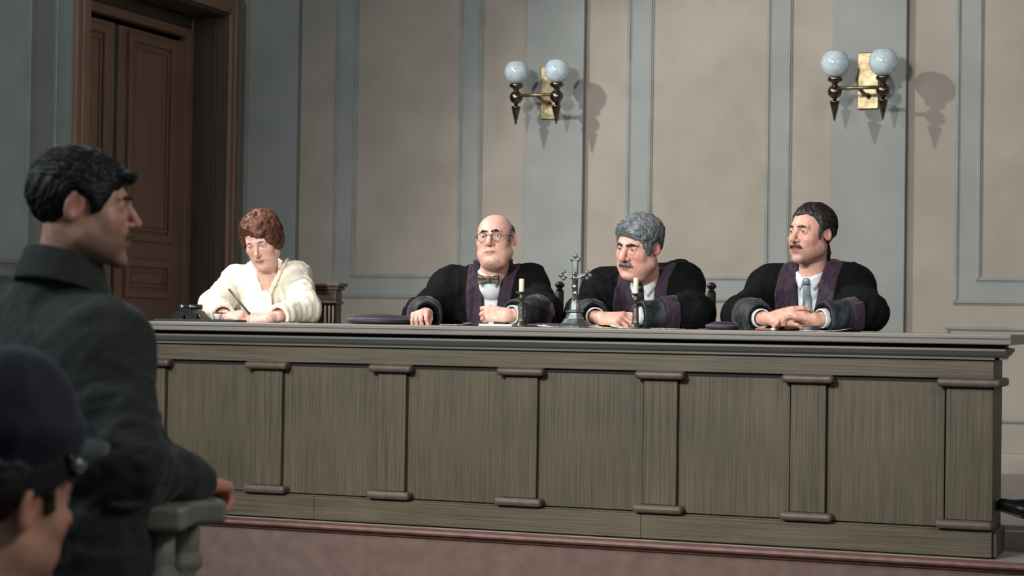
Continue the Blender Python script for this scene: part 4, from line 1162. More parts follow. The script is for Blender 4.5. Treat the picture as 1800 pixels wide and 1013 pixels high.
def trousers(P):
    d = None
    for sg in (-1, 1):
        hp = mhip + mu * .09 * sg + V(0, 0, -.1); kn = V(hp[0], hp[1], .5) + mu * .01 * sg; ft = V(hp[0], hp[1], .1)
        e = smin(cap(P, hp, kn, .095, .075), cap(P, kn, ft, .072, .062), .04); d = e if d is None else smin(d, e, .03)
    return d + f32(.005) * waves(P, .12, 1, 5)
v, q = field_mesh(trousers, mhip - V(.3, .3, .93), mhip + V(.3, .3, .1), .013); mesh_obj('trousers', v, q, M_suit, pm)
for sg in (-1, 1):
    ft = V(mhip[0], mhip[1], 0) + mu * .1 * sg
    def shoe_(P): return np.maximum(smin(ell(P, ft + mn * .07 + V(0, 0, .035), (.047, .14, .045), mRA), ell(P, ft - mn * .03 + V(0, 0, .06), (.042, .06, .06), mRA), .03), f32(.002) - P[:, 2])
    v, q = field_mesh(shoe_, ft - V(.25, .25, .03), ft + V(.25, .25, .16), .008); mesh_obj('shoe', v, q, M_leather, pm)
msk = []
def hair_man(P, base, fn):
    m_ = poly2(P[:, 1], P[:, 2], [(-.15, .052), (-.092, .052), (-.066, .034), (-.050, .008), (-.040, -.016), (-.022, -.018), (-.010, .014), (.018, .026), (.030, -.012), (.036, -.055), (.055, -.090), (.14, -.080), (.17, .17), (-.15, .17)])
    d = shell(P, base, m_, f32(.010) + f32(.005) * np.clip((P[:, 2] - .04) / .06, 0, 1), .016)
    d = smin(d, ell(P, (0, -.086, .070), (.055, .020, .014)), .02)
    d = smax(d, m_, .010)
    return d + combed(P, 300, (.3, .7, .7), .0016)
hM = dict(cen=atD(147, 363, 3.97), a=camang(150) + math.radians(86), p=math.radians(3), r=math.radians(0), neckpt=mN + V(0, 0, -.03) - mn * .0, tone=SK5, w=1.0, jaw=1.02, nose=.86, nr=.060, chin=.003, scale=.985,
          brow=M_bdark, browth=.004, browz=-.004, hair=M_hblack, hairfn=hair_man, hairlabel='short thick black hair', stache=M_brown, stth=.0055, stw=.03, stdrop=.012, stubble=.6, stubcol=(108, 92, 82), lid=.0036, lips=(150, 92, 84), red=(196, 128, 112), gaze=(.1, 0), nlock=900, lockr=.0013,
          comb=lambda P: np.stack([.3 * np.sign(P[:, 0]) * (P[:, 2] > .04), np.where(P[:, 2] > .05, -.7, .35), -.2 - .7 * (P[:, 2] < .05)], 1))
build_head(pm, hM, msk)
msk.append(hand_mesh(hand_caps(mW + norm(mW - mE) * .0, V(*(norm(mW - mE) + V(0, 0, .10))), V(0, -.1, 1), False, [(62, 62, 35), (62, 62, 35), (64, 62, 35), (66, 62, 35)], thumb=(.5, .2, .2), fore=mW - norm(mW - mE) * .1, thumbin=.2), (214, 150, 130)))
msk.append(hand_mesh(hand_caps(mWL, V(0, .15, -1), V(-.8, -.4, 0), True, (20, 25, 20), fore=mWL + norm(mEL - mWL) * .1), SK5))
def minner(P): return smin(coat_t(P, -.05), np.minimum(arm_field(P, mSR, mE, mW, .045, .04, .03), arm_field(P, mSL, mEL, mWL, .045, .04, .03)), .03)
v, q = field_mesh(minner, lo, hi, .013); msk.append((v, q, np.array(lin(SK5))))
v, q, cc = join_meshes(msk); mesh_obj('body', v, q, M_skin, pm, cols=cc)

# ---- seated officer in a peaked cap, lower left
oc = atD(2, 872, 2.6); oA = camang(2) + math.radians(128)
ou = V(math.cos(oA), math.sin(oA), 0); on = V(math.sin(oA), -math.cos(oA), 0); oRA = np.array(Matrix.Rotation(oA, 3, 'Z'))
oN = oc + V(0, 0, -.20) - on * .03
po = thing('person', 'person in navy uniform and peaked cap seen from behind, lower left corner', 'person', (oN[0], oN[1], 0))
oSR, oSL = oN - ou * .17 + V(0, 0, -.06), oN + ou * .17 + V(0, 0, -.06)
oseat = V(oN[0], oN[1], .50)
def tunic(P):
    d = cap(P, oSR, oSL, .072)
    d = smin(d, ell(P, V(oN[0], oN[1], oN[2] - .25), (.19, .14, .27), oRA), .06)
    d = smin(d, cap(P, oN + V(0, 0, -.08), oN + V(0, 0, .005), .09, .072), .05)
    d = smin(d, ell(P, oseat + V(0, 0, .12), (.2, .16, .22), oRA), .07)
    for S, sg in ((oSR, -1), (oSL, 1)):
        E = S + V(0, 0, -.27) + on * .06 + ou * .04 * sg; W = E + on * .24 + V(0, 0, -.02) - ou * .06 * sg
        d = smin(d, arm_field(P, S, E, W, .072, .062, .05), .04)
    nk = cap(P, oN + V(0, 0, -.05), oN + V(0, 0, .2), .060, .064)
    return smax(d + f32(.005) * waves(P, .13, 3, 6), -nk, .005)
v, q = field_mesh(tunic, oseat - V(.4, .4, .08), V(oseat[0] + .4, oseat[1] + .4, oN[2] + .06), .010); mesh_obj('tunic', v, q, M_navy, po)
def otr(P):
    d = None
    for sg in (-1, 1):
        hp = oseat + ou * .09 * sg + V(0, 0, .03); kn = hp + on * .42; ft = V(kn[0], kn[1], .1)
        e = smin(cap(P, hp, kn, .1, .08), cap(P, kn, ft, .075, .06), .04); d = e if d is None else smin(d, e, .03)
    return d
v, q = field_mesh(otr, oseat - V(.65, .65, .46), oseat + V(.65, .65, .2), .014); mesh_obj('trousers', v, q, M_navy, po)
for sg in (-1, 1):
    ft = V(oseat[0], oseat[1], 0) + ou * .09 * sg + on * .42
    def oshoe(P): return np.maximum(smin(ell(P, ft + on * .07 + V(0, 0, .035), (.047, .14, .045), oRA), ell(P, ft - on * .02 + V(0, 0, .06), (.042, .06, .06), oRA), .03), f32(.002) - P[:, 2])
    v, q = field_mesh(oshoe, ft - V(.25, .25, .03), ft + V(.25, .25, .16), .009); mesh_obj('shoe', v, q, M_leather, po)
osk = []
def hair_off(P, base, fn):
    d = base(P) - f32(.007)
    m_ = poly2(P[:, 1], P[:, 2], [(-.03, .06), (-.040, -.012), (-.022, -.014), (-.012, .012), (.018, .022), (.030, -.02), (.036, -.07), (.14, -.07), (.14, .07)])
    return smax(d, m_, .008) + combed(P, 400, (.3, .2, 1), .001)
hO = dict(cen=oc, a=oA, p=math.radians(6), r=math.radians(-6), neckpt=oN + V(0, 0, -.04), tone=(206, 158, 134), w=1.0, jaw=1.0, hair=M_hdark, hairfn=hair_off, brow=M_bdark, nr=.058, red=(206, 132, 112))
TO = build_head(po, hO, osk)
v, q, cc = join_meshes(osk); mesh_obj('body', v, q, M_skin, po, cols=cc)
M_visor = mat_noise('glossy_black_visor', (30, 36, 44), (40, 46, 54), 0.16, 20, coat=.5)
M_button = mat_noise('dull_silver_button', (150, 156, 146), (176, 180, 168), 0.4, 40, metal=.7)
def local_field(name, fn, lo, hi, h, mat, par, TWf):
    v, q = field_mesh(fn, lo, hi, h); return mesh_obj(name, TWf(v), q, mat, par)
TLT = .40
def cap_crown(P):
    tz = P[:, 2] + P[:, 1] * f32(TLT)
    d = ell(P, (0, .010, .098), (.090, .100, .112))
    d = smin(d, ell(P, (0, .0, .100), (.096, .106, .045)), .02)
    return smax(d + f32(.004) * waves(P, .10, 2, 5), f32(.050) - tz, .008)
cr_ = local_field('cap', cap_crown, (-.16, -.17, -.06), (.16, .17, .24), .006, M_navy, po, TO); cr_['label'] = 'navy peaked cap'
def cap_band(P):
    r_ = np.sqrt((P[:, 0] / .92) ** 2 + (P[:, 1] + .004) ** 2); tz = P[:, 2] + P[:, 1] * f32(TLT)
    return smax(r_ - f32(.095), np.abs(tz - f32(.038)) - f32(.022), .004)
local_field('cap_band', cap_band, (-.13, -.14, -.07), (.13, .14, .14), .005, M_suit, cr_, TO)
def visor(P):
    r_ = np.sqrt((P[:, 0] / .92) ** 2 + (P[:, 1] + .004) ** 2); ro = np.sqrt((P[:, 0] / .98) ** 2 + ((P[:, 1] + .046) / 1.12) ** 2)
    z0 = f32(.090) - (r_ - f32(.106)) * f32(.0) - P[:, 0] ** 2 * f32(2.6)
    d = np.maximum(np.abs(P[:, 2] - z0) - f32(.003), np.maximum(ro - f32(.094), f32(.088) - r_)); return np.maximum(d, P[:, 1] + f32(.03))
local_field('visor', visor, (-.13, -.2, -.03), (.13, .0, .12), .0035, M_visor, cr_, TO)
for sg in (-1, 1):
    bp = TO(V(sg * .084, -.050, .062))
    v, q = field_mesh(lambda P: sph(P, bp, .0105), bp - .02, bp + .02, .003); mesh_obj('cap_button', v, q, M_button, cr_)
st_ = [TO(V(math.cos(a) * .092, -.006 + math.sin(a) * .10, -.052 - .0 + .05 - TLT * (-.006 + math.sin(a) * .11) + .022)) for a in np.linspace(PI * 1.17, PI * 1.83, 14)]
tube('chin_strap', st_, .006, M_visor, cr_, seg=6)
eb = atD(18, 1002, 2.40)
v, q = field_mesh(lambda P: sph(P, eb, .010), eb - .02, eb + .02, .003)
for S in (oSR, oSL):
    a = S + V(0, 0, .078); b = oN + (S - oN) * .42 + V(0, 0, .035)
    ep = tube('epaulette', [a, (a + b) / 2 + V(0, 0, .008), b], [.028, .028, .022], M_navy, po, seg=10, flat=.22)
    bt = b + V(0, 0, .012); v, q = field_mesh(lambda P: sph(P, bt, .010), bt - .02, bt + .02, .003); mesh_obj('epaulette_button', v, q, M_button, ep)

# ---- seated person beyond the right edge with one leg crossed
YS = YD + .12
sh0 = atY(1744, 884, YS); sh1 = atY(1868, 924, YS + .06); knee = atY(1905, 775, YS + .16); hipc = V(knee[0] + .42, knee[1] + .22, PZ + .52)
ps = thing('person', 'black trouser leg and shiny black shoe of a seated person at the right edge', 'person', (hipc[0], hipc[1], PZ))
sd = norm(sh1 - sh0); ank = sh1 - sd * .055 + V(0, 0, .06)
supn = norm(V(0, 0, 1) - sd * sd[2]); ssd = np.cross(sd, supn); RS = np.stack([sd, ssd, supn], 1)
def shoe_r(P):
    d = cap(P, sh0 + sd * .045 + supn * .002, sh0 + sd * .12 + supn * .008, .030, .037)
    d = smin(d, cap(P, sh0 + sd * .13 + supn * .014, ank, .038, .040), .03)
    d = smin(d, cap(P, sh0 + sd * .15, sh1 - sd * .02, .036, .036), .03)
    return smax(d, -((P - (sh0 - supn * .020).astype(f32)) @ supn.astype(f32)), .006)
v, q = field_mesh(shoe_r, np.minimum(sh0, sh1) - .09, np.maximum(sh0, sh1) + .13, .005)
M_patent = mat_noise('polished_black_leather', (8, 8, 9), (16, 16, 17), 0.18, 40)
so = mesh_obj('shoe', v, q, M_patent, ps)
so2 = flat_patch('shoe_sole', [[sh0 + sd * (.008 + .27 * a) + ssd * b * (.026 + .012 * math.sin(PI * a)) - supn * .021 for b in (-1, -.5, 0, .5, 1)] for a in np.linspace(0, 1, 10)], M_black, so, .008)
hR = hipc + V(0, -.09, .02); hL = hipc + V(0, .10, .02); knL = V(hipc[0] - .44, hipc[1] - .05, PZ + .50); ftL = V(knL[0] - .02, knL[1], PZ + .09)
def trs(P):
    d = smin(cap(P, hR, knee, .10, .078), cap(P, knee, ank + (knee - ank) * .12, .075, .058), .04)
    e = smin(cap(P, hL, knL, .10, .08), cap(P, knL, ftL, .075, .06), .04)
    return smin(d, e, .02) + f32(.006) * waves(P, .1, 6, 6)
v, q = field_mesh(trs, np.minimum.reduce([hR, knee, ank, ftL]) - .14, np.maximum.reduce([hR, knee, hL, knL]) + .14, .011); mesh_obj('trousers', v, q, M_suit, ps)
def sh_l(P): return np.maximum(smin(cap(P, ftL + V(-.15, 0, -.055), ftL + V(-.02, 0, -.045), .032, .04), cap(P, ftL + V(-.02, 0, -.04), ftL, .04, .04), .03), f32(PZ + .002) - P[:, 2])
v, q = field_mesh(sh_l, ftL - V(.25, .1, .1), ftL + V(.1, .1, .1), .008); mesh_obj('shoe', v, q, M_patent, ps)
sN = hipc + V(.04, 0, .56); sA = -PI / 2 + .1
sRA = np.array(Matrix.Rotation(sA, 3, 'Z')); su = sRA @ V(1, 0, 0); sn = sRA @ V(0, -1, 0)
def jacket(P):
    d = cap(P, sN - su * .17 + V(0, 0, -.06), sN + su * .17 + V(0, 0, -.06), .075)
    d = smin(d, ell(P, sN + V(0, 0, -.26), (.19, .135, .27), sRA), .06); d = smin(d, ell(P, hipc + V(.02, 0, .12), (.19, .16, .2), sRA), .07)
    d = smin(d, cap(P, sN + V(0, 0, -.08), sN, .09, .07), .05)
    for sg in (-1, 1):
        S = sN + su * .18 * sg + V(0, 0, -.07); E = S + V(0, 0, -.27) + su * .05 * sg; W = E + sn * .22 - su * .1 * sg
        d = smin(d, arm_field(P, S, E, W, .07, .062, .05), .04)
    return smax(d + f32(.005) * waves(P, .13, 3, 6), -cap(P, sN + V(0, 0, -.04), sN + V(0, 0, .2), .058, .06), .005)
v, q = field_mesh(jacket, hipc - V(.45, .45, .1), hipc + V(.45, .45, .66), .012); mesh_obj('jacket', v, q, M_suit, ps)
ssk = []
hS = dict(cen=sN + V(0, 0, .21) + sn * .03, a=sA, neckpt=sN + V(0, 0, -.03), tone=SK3, hair=M_hdark, hairfn=hair_dark, brow=M_bdark)
build_head(ps, hS, ssk)
for sg in (-1, 1):
    W = sN + su * .18 * sg + V(0, 0, -.34) + su * .05 * sg + sn * .22 - su * .1 * sg
    ssk.append(hand_mesh(hand_caps(W, sn - su * .3 * sg, V(0, 0, 1), sg > 0, (20, 30, 20)), SK3, .004))
v, q = field_mesh(lambda P: jacket(P) + f32(.03), hipc - V(.45, .45, .1), hipc + V(.45, .45, .6), .014); ssk.append((v, q, np.array(lin(SK3))))
v, q, cc = join_meshes(ssk); mesh_obj('body', v, q, M_skin, ps, cols=cc)
# ------------------------------------------------------------------ chairs
def judge_chair(label, xr, Yb, ztop, fx=None, depth=.46, group=None):
    """xr: world x of the right back post, Yb: y of the back"""
    w_ = .52; xc = xr - w_ / 2
    t = thing('armchair', label, 'chair', (xc, Yb - depth / 2, PZ), group)
    zs = PZ + .44
    box('seat', xc - w_ / 2 + .01, xc + w_ / 2 - .01, Yb - depth, Yb - .025, zs, zs + .045, M_leather, t, bev=.016, seg=3)
    for sx in (-1, 1):
        x = xc + sx * (w_ / 2 - .0)
        lathe('leg', [(.02, 0), (.026, .02), (.018, .05), (.022, .25), (.028, .3), (.02, .34), (.028, .44)], (x - sx * .03, Yb - depth + .035, PZ + .001), M_chairw, t, 12)
        p = tube('back_post', [(x, Yb, PZ + .001), (x, Yb, ztop - .045)], .021, M_chairw, t, 10)
        lathe('finial', [(.012, 0), (.019, .006), (.010, .013), (.022, .024), (.023, .033), (.014, .043), (.004, .048)], (x, Yb, ztop - .046), M_chairw, p, 14)
        tube('stretcher', [(x - sx * .015, Yb - .015, PZ + .18), (x - sx * .03, Yb - depth + .04, PZ + .18)], .012, M_chairw, t, 8)
    box('crest_rail', xc - w_ / 2 + .018, xc + w_ / 2 - .018, Yb - .016, Yb + .016, ztop - .14, ztop - .065, M_chairw, t, bev=.010)
    box('back_panel', xc - w_ / 2 + .06, xc + w_ / 2 - .06, Yb - .02, Yb + .012, zs + .12, ztop - .141, M_leather, t, bev=.010)
    return t
YB = YT + .30
zf = float(atY(1252, 497, YB)[2])
judge_chair('dark wooden chair with knob finials behind the bald judge', float(atY(984, 500, YB)[0]), YB, zf + .0)
judge_chair('dark wooden chair with knob finials behind the grey-haired judge', float(atY(1251, 500, YB)[0]), YB, zf)
judge_chair('dark wooden chair hidden behind the young moustached judge', float(atY(1506, 520, YB)[0]), YB, zf - .04)
# clerk's chair with fluted posts and heavy cornice
YC = YT + .26; zc = float(atY(590, 498, YC)[2]); xr = float(atY(604, 500, YC)[0]); w_ = .60; xc = xr - w_ / 2
t = thing('armchair', 'dark carved high-backed chair with fluted posts behind the clerk', 'chair', (xc, YC - .22, PZ))
box('seat', xc - .26, xc + .26, YC - .46, YC - .04, PZ + .42, PZ + .48, M_leather, t, bev=.018, seg=3)
cr = box('cornice', xr - w_, xr, YC - .05, YC + .05, zc - .018, zc, M_chairo, t, bev=.004)
box('cornice_step', xr - w_ + .012, xr - .012, YC - .042, YC + .042, zc - .034, zc - .0185, M_chairo, cr, bev=.004)
box('cornice_step', xr - w_ + .024, xr - .024, YC - .034, YC + .034, zc - .088, zc - .0345, M_chairo, cr, bev=.003)
box('cornice_step', xr - w_ + .016, xr - .016, YC - .04, YC + .04, zc - .102, zc - .0885, M_chairo, cr, bev=.004)
for sx in (-1, 1):
    x = xc + sx * (w_ / 2 - .058)
    p = box('back_post', x - .034, x + .034, YC - .03, YC + .03, PZ + .001, zc - .1025, M_chairo, t, bev=.003)
    for k in (-1, 0, 1):
        tube('flute', [(x + k * .021, YC - .031, PZ + .5), (x + k * .021, YC - .031, zc - .11)], .007, M_chairo, p, 8)
    box('leg', x - .03, x + .03, YC - .45, YC - .39, PZ + .001, PZ + .419, M_chairo, t, bev=.004)
box('back_panel', xc - w_ / 2 + .094, xc + w_ / 2 - .094, YC - .02, YC + .02, PZ + .52, zc - .103, M_leather, t, bev=.006)
# chair of the person at the right edge, bench of the officer
x0, y0 = hipc[0], hipc[1]
t = thing('side_chair', 'dark wooden side chair beyond the right end of the bench', 'chair', (x0, y0, PZ))
box('seat', x0 - .24, x0 + .22, y0 - .23, y0 + .23, PZ + .38, PZ + .42, M_chairw, t, bev=.012)
for sx, sy in ((-1, -1), (-1, 1), (1, -1), (1, 1)):
    tube('leg', [(x0 + sx * .2, y0 + sy * .2, PZ + .001), (x0 + sx * .2, y0 + sy * .2, PZ + (.379 if sx < 0 else .95))], .018, M_chairw, t, 8)
box('backrest', x0 + .185, x0 + .215, y0 - .18, y0 + .18, PZ + .72, PZ + .93, M_chairw, t, bev=.008)
t = thing('wooden_bench', 'plain dark wooden bench under the uniformed person in the corner', 'bench', (oseat[0], oseat[1], 0))
bm = bmesh.new(); bm_box(bm, oseat[0] - .35, oseat[0] + .35, oseat[1] - .22, oseat[1] + .22, .36, .40, .008); bm_obj('seat', bm, M_chairw, t)
for sx, sy in ((-1, -1), (-1, 1), (1, -1), (1, 1)):
    box('leg', oseat[0] + sx * .3 - .025, oseat[0] + sx * .3 + .025, oseat[1] + sy * .17 - .025, oseat[1] + sy * .17 + .025, .001, .3595, M_chairw, t, bev=.003)

# ------------------------------------------------------------------ wall sconces
M_globe = mat_noise('milky_glass', (176, 196, 206), (200, 216, 224), 0.12, 30, spec=.6)
_g = M_globe.node_tree.nodes['Principled BSDF']; _g.inputs['Subsurface Weight'].default_value = .3; _g.inputs['Subsurface Radius'].default_value = (.03, .03, .03)
def sconce(label, pl, pr, plate, sw):
    """pl, pr: pixel (x, globe y, globe diameter) of both lamps, plate: pixel box of the back plate"""
    (x0, x1, y0, y1) = plate
    g = sw; YP_ = YW - .055
    a, b = atY(x0, y1, YP_ - .001), atY(x1, y0, YP_ - .001)
    t = thing('wall_sconce', label, 'wall lamp', ((a[0] + b[0]) / 2, YP_, a[2]), 'twin-globe wall lamps')
    bp = box('back_plate', a[0], b[0], YP_ - .022, YP_ - .0005, a[2], b[2], M_brass, t, bev=.006, seg=3)
    L = [atY(p[0], p[1], YP_ - g) for p in (pl, pr)]
    zm = (L[0][2] + L[1][2]) / 2
    zbar = zm - .155
    mid = (L[0] + L[1]) / 2; cx = (a[0] + b[0]) / 2
    tube('bracket_arm', [(cx, YP_ - .02, zbar - .02), (cx * .6 + mid[0] * .4, YP_ - g * .5, zbar - .025), (mid[0], YP_ - g, zbar)], .013, M_brass, t, 12)
    tube('cross_bar', [(L[0][0], YP_ - g, zbar), (L[1][0], YP_ - g, zbar)], .011, M_brass, t, 12)
    for c, p in zip(L, (pl, pr)):
        R_ = p[2] / 2 * np.linalg.norm(c - CAM) / F
        c = V(c[0], c[1], zm)
        prof = []
        for th in np.linspace(-math.acos(.42 * 1.0) - .72, math.radians(58), 18):
            prof.append((R_ * math.cos(th), R_ * math.sin(th)))
        z0 = prof[0][1]; r0 = prof[0][0]
        prof = [(r0 * .9, z0 - .004)] + prof + [(prof[-1][0] * .93, prof[-1][1] - .002), (prof[-1][0] * .86, prof[-1][1] - .03)]
        gl_ = lathe('glass_globe', prof, c, M_globe, t, 28); gl_['label'] = 'milky white glass globe'
        zb_ = zm + z0 - .004
        lathe('lamp_cup', [(.018, -.040), (.020, -.034), (.022, -.028), (.044, -.018), (.046, -.002), (.040, .004)], (c[0], c[1], zb_), M_brassd, t, 22)
        zc_ = zb_ - .085
        lathe('ball', [(.004, -.046)] + [(.044 * math.cos(th), .044 * math.sin(th)) for th in np.linspace(-1.35, 1.35, 14)] + [(.014, .046)], (c[0], c[1], zc_), M_brassd, t, 22)
        lathe('drop_spike', [(.004, -.115), (.030, -.002), (.032, .004), (.014, .008), (.010, .022)], (c[0], c[1], zc_ - .065), M_brassd, t, 18)
    return t
sconce('brass wall lamp with two white globes above the bald judge', (908, 127, 43), (979, 124, 44), (951, 984, 116, 211), .26)
sconce('brass wall lamp with two white globes above the young moustached judge', (1468, 113, 50), (1553, 107, 50), (1508, 1546, 92, 193), .24)

# ------------------------------------------------------------------ things on the bench
ZT_ = DT + .0008
def on_desk(x, Y): return V(atY(x, 570, Y)[0], Y, ZT_)
# crucifix
p = on_desk(1010, YD + .0); k = 7.95 / F
t = thing('crucifix', 'pewter standing crucifix with trefoil arms on the bench', 'crucifix', tuple(p))
def sq_loft(name, prof, cen, mat, par, power=.0):
    bm = bmesh.new(); rows = []
    for (r, z) in prof:
        rows.append([bm.verts.new((cen[0] + r * sx, cen[1] + r * .8 * sy, cen[2] + z)) for sx, sy in ((-1, -.5), (-.5, -1), (.5, -1), (1, -.5), (1, .5), (.5, 1), (-.5, 1), (-1, .5))])
    for a, b in zip(rows, rows[1:]):
        for i in range(8): bm.faces.new((a[i], a[(i + 1) % 8], b[(i + 1) % 8], b[i]))
    bm.faces.new(rows[0][::-1]); bm.faces.new(rows[-1])
    return bm_obj(name, bm, mat, par)
sq_loft('base', [(.076, 0), (.076, .006), (.066, .010), (.052, .018), (.036, .036), (.029, .056), (.028, .060), (.036, .064), (.036, .069), (.022, .073), (.017, .10), (.015, .116)], p, M_pewter, t)
zc_ = .216; cross = box('cross_upright', p[0] - .012, p[0] + .012, p[1] - .006, p[1] + .006, p[2] + .114, p[2] + .288, M_pewter, t, bev=.003)
box('cross_arm', p[0] - .050, p[0] + .050, p[1] - .0058, p[1] + .0058, p[2] + zc_ - .010, p[2] + zc_ + .010, M_pewter, t, bev=.003)
for (dx, dz, a) in ((0, .283, 0), (-.052, zc_, PI / 2), (.052, zc_, -PI / 2)):
    def tre(P):
        d = None
        for (ox, oz) in ((0, .013), (-.013, -.001), (.013, -.001)):
            cx_, cz_ = ox * math.cos(a) - oz * math.sin(a), ox * math.sin(a) + oz * math.cos(a)
            e = ell(P, p + V(dx + cx_, 0, dz + cz_), (.0095, .006, .0095)); d = e if d is None else smin(d, e, .004)
        return d
    v, q = field_mesh(tre, p + V(dx - .035, -.015, dz - .035), p + V(dx + .035, .015, dz + .035), .0026); mesh_obj('trefoil_end', v, q, M_pewter, t)
fy = -.012
def corpus(P):
    c = lambda x, z: p + V(x, fy, z)
    d = ell(P, c(.0, .222), (.0085, .0085, .0105)); d = smin(d, cap(P, c(0, .205), c(.001, .170), .0095, .0075), .006)
    for sg in (-1, 1):
        d = smin(d, cap(P, c(sg * .008, .203), c(sg * .044, .216), .0045, .0032), .004)
        d = smin(d, cap(P, c(sg * .004, .168), c(.004 + sg * .004, .140), .0062, .005), .004)
        d = smin(d, cap(P, c(.004 + sg * .004, .140), c(-.001 + sg * .002, .112), .005, .0035), .004)
    return smin(d, ell(P, c(0, .166), (.0105, .008, .008)), .004)
v, q = field_mesh(corpus, p + V(-.06, -.04, .09), p + V(.06, .02, .25), .0022); mesh_obj('figure', v, q, M_steel, t)
# candlesticks and candles
for x, ytop, ypan, lab, lab2 in ((916, 491, 515, 'dark pewter candlestick in front of the bald judge', 'short ivory candle in the candlestick before the bald judge'), (1117, 489, 518, 'dark pewter candlestick in front of the grey-haired judge', 'short ivory candle in the candlestick before the grey-haired judge')):
    p = on_desk(x, YD - .03); hp = float(atY(x, ypan, YD - .03)[2]) - p[2]; ht = float(atY(x, ytop, YD - .03)[2]) - p[2]
    t = thing('candlestick', lab, 'candlestick', tuple(p), 'pair of candlesticks')
    lathe('base', [(.022, 0), (.023, .004), (.019, .007), (.015, .014), (.013, .02)], p, M_stick, t, 20)
    sq_loft('stem', [(.0150, .018), (.0150, .024), (.0125, .030), (.0115, hp - .056), (.0140, hp - .052), (.008, hp - .046)], p, M_stick, t)
    lathe('knop', [(.007, hp - .050), (.009, hp - .044), (.006, hp - .038), (.011, hp - .031), (.0145, hp - .022), (.013, hp - .012), (.008, hp - .006), (.010, hp - .003)], p, M_stick, t, 18)
    lathe('drip_pan', [(.008, hp - .005), (.022, hp - .001), (.027, hp + .003), (.026, hp + .005), (.011, hp + .002)], p, M_stick, t, 24)
    cd = lathe('candle', [(.0098, 0), (.0105, .002), (.0105, ht - hp - .004), (.009, ht - hp - .001), (.003, ht - hp - .003)], (p[0], p[1], p[2] + hp + .0025), M_wax, None, 18, origin=(p[0], p[1], p[2] + hp + .0025))
    tag(cd, lab2, 'candle', 'pair of candles')
    tube('wick', [(p[0], p[1], p[2] + ht - .004), (p[0] + .001, p[1], p[2] + ht + .003)], .0009, M_black, cd, 6)
# flat caps
def flat_cap(label, x, Y, R_, hgt, tilt=0.0):
    p = on_desk(x, Y)
    t = thing('judge_cap', label, 'hat', tuple(p), 'judges\' caps')
    def TT(prof, seg=36):
        return prof
    o = lathe('cap_body', [(R_ * .80, 0), (R_ * .98, hgt * .10), (R_, hgt * .30), (R_ * .97, hgt * .48), (R_ * .85, hgt * .72), (R_ * .55, hgt * .93), (R_ * .15, hgt), (.002, hgt)], p, M_cuff, t, 40)
    v, f = torus_pts((0, 0, 0), R_ * .965, .0032, 40, 6)
    v = np.stack([v[:, 0], v[:, 2], v[:, 1] + hgt * .50], 1) + p
    mesh_obj('velvet_piping', v, f, M_velvet2, t)
    return t
M_velvet2 = mat_noise('bright_purple_velvet', (96, 58, 104), (124, 80, 132), 0.8, 60, sheen=0.4)
flat_cap('flat black cap with purple piping lying left of the bald judge', 672, YD + .21, .155, .045)
flat_cap('flat dark cap with purple piping lying behind the crucifix', 962, YD + .12, .085, .016)
flat_cap('flat dark cap with purple piping between grey-haired and young judges', 1272, YD + .22, .075, .034)
# papers and books
def sheet(name, label, x0, x1, Y0, Y1, mat, curl=.0, cat='paper', lift=0.0, rot=0.0, group=None, th=.0012):
    a, b = on_desk(x0, Y0), on_desk(x1, Y0); cx_ = (a[0] + b[0]) / 2; cy = (Y0 + Y1) / 2; hw = abs(b[0] - a[0]) / 2; hd = (Y1 - Y0) / 2; rows = []
    for i in np.linspace(-1, 1, 9):
        row = []
        for j in np.linspace(-1, 1, 7):
            x, y = i * hw, j * hd
            z = ZT_ + th + lift + abs(curl) * max(0, (i if curl > 0 else -i)) ** 2 * (1 + .3 * j) + .0015 * math.sin(5 * i + 3 * j) ** 2
            row.append((cx_ + x * math.cos(rot) - y * math.sin(rot), cy + x * math.sin(rot) + y * math.cos(rot), z))
        rows.append(row)
    o = flat_patch(name, rows, mat, None, th * .8); tag(o, label, cat, group)
    return o
sheet('paper_sheet', 'loose cream papers curling up by the right hand of the bald judge', 772, 826, YD - .02, YD + .16, M_paper, .012, lift=.002)
p = on_desk(833, YD + .05)
o = box('notebook', p[0] - .045, p[0] + .045, YD + .0, YD + .13, ZT_, ZT_ + .016, M_black, None, bev=.003, rot=Matrix.Rotation(.25, 4, 'Z'), origin=tuple(p)); tag(o, 'small black book lying before the bald judge', 'book')
p = on_desk(880, YD + .03)
o = box('notepad', p[0] - .075, p[0] + .075, YD - .035, YD + .14, ZT_, ZT_ + .009, M_paperw, None, bev=.002, origin=tuple(p)); tag(o, 'thin white notepad under the left hand of the bald judge', 'notepad')
sheet('paper_sheet', 'small white sheet left of the crucifix foot', 944, 984, YD - .05, YD + .10, M_paperw, -.006)
sheet('paper_sheet', 'cream sheet right of the crucifix foot', 1034, 1076, YD - .04, YD + .16, M_paper, -.004)
sheet('paper_sheet', 'cream folded sheet under the fist of the grey-haired judge', 1072, 1112, YD - .05, YD + .12, M_paper, -.014)
sheet('paper_sheet', 'white sheet at the left sleeve of the grey-haired judge', 1144, 1188, YD - .05, YD + .1, M_paperw, .0)
sheet('paper_sheet', 'white papers with a raised corner before the young judge', 1404, 1486, YD - .05, YD + .10, M_paperw, .010)
M_red = mat_noise('red_lacquer', (150, 76, 64), (168, 90, 76), 0.4, 40)
def pencil(name, label, a, b, r, mat, tipmat=None, cat='pen', tr=.25):
    a, b = V(a), V(b); d = b - a; o = tube(name, [a, a + d * .02, b - d * .10, b], [r * .6, r, r, r * tr], mat, None, 8, origin=tuple((a + b) / 2)); tag(o, label, cat); return o
a, b = on_desk(1328, YD - .045), on_desk(1360, YD - .045)
pencil('pencil', 'short red pencil with white end before the young judge', a + V(0, 0, .005), b + V(0, 0, .005), .0045, M_red)
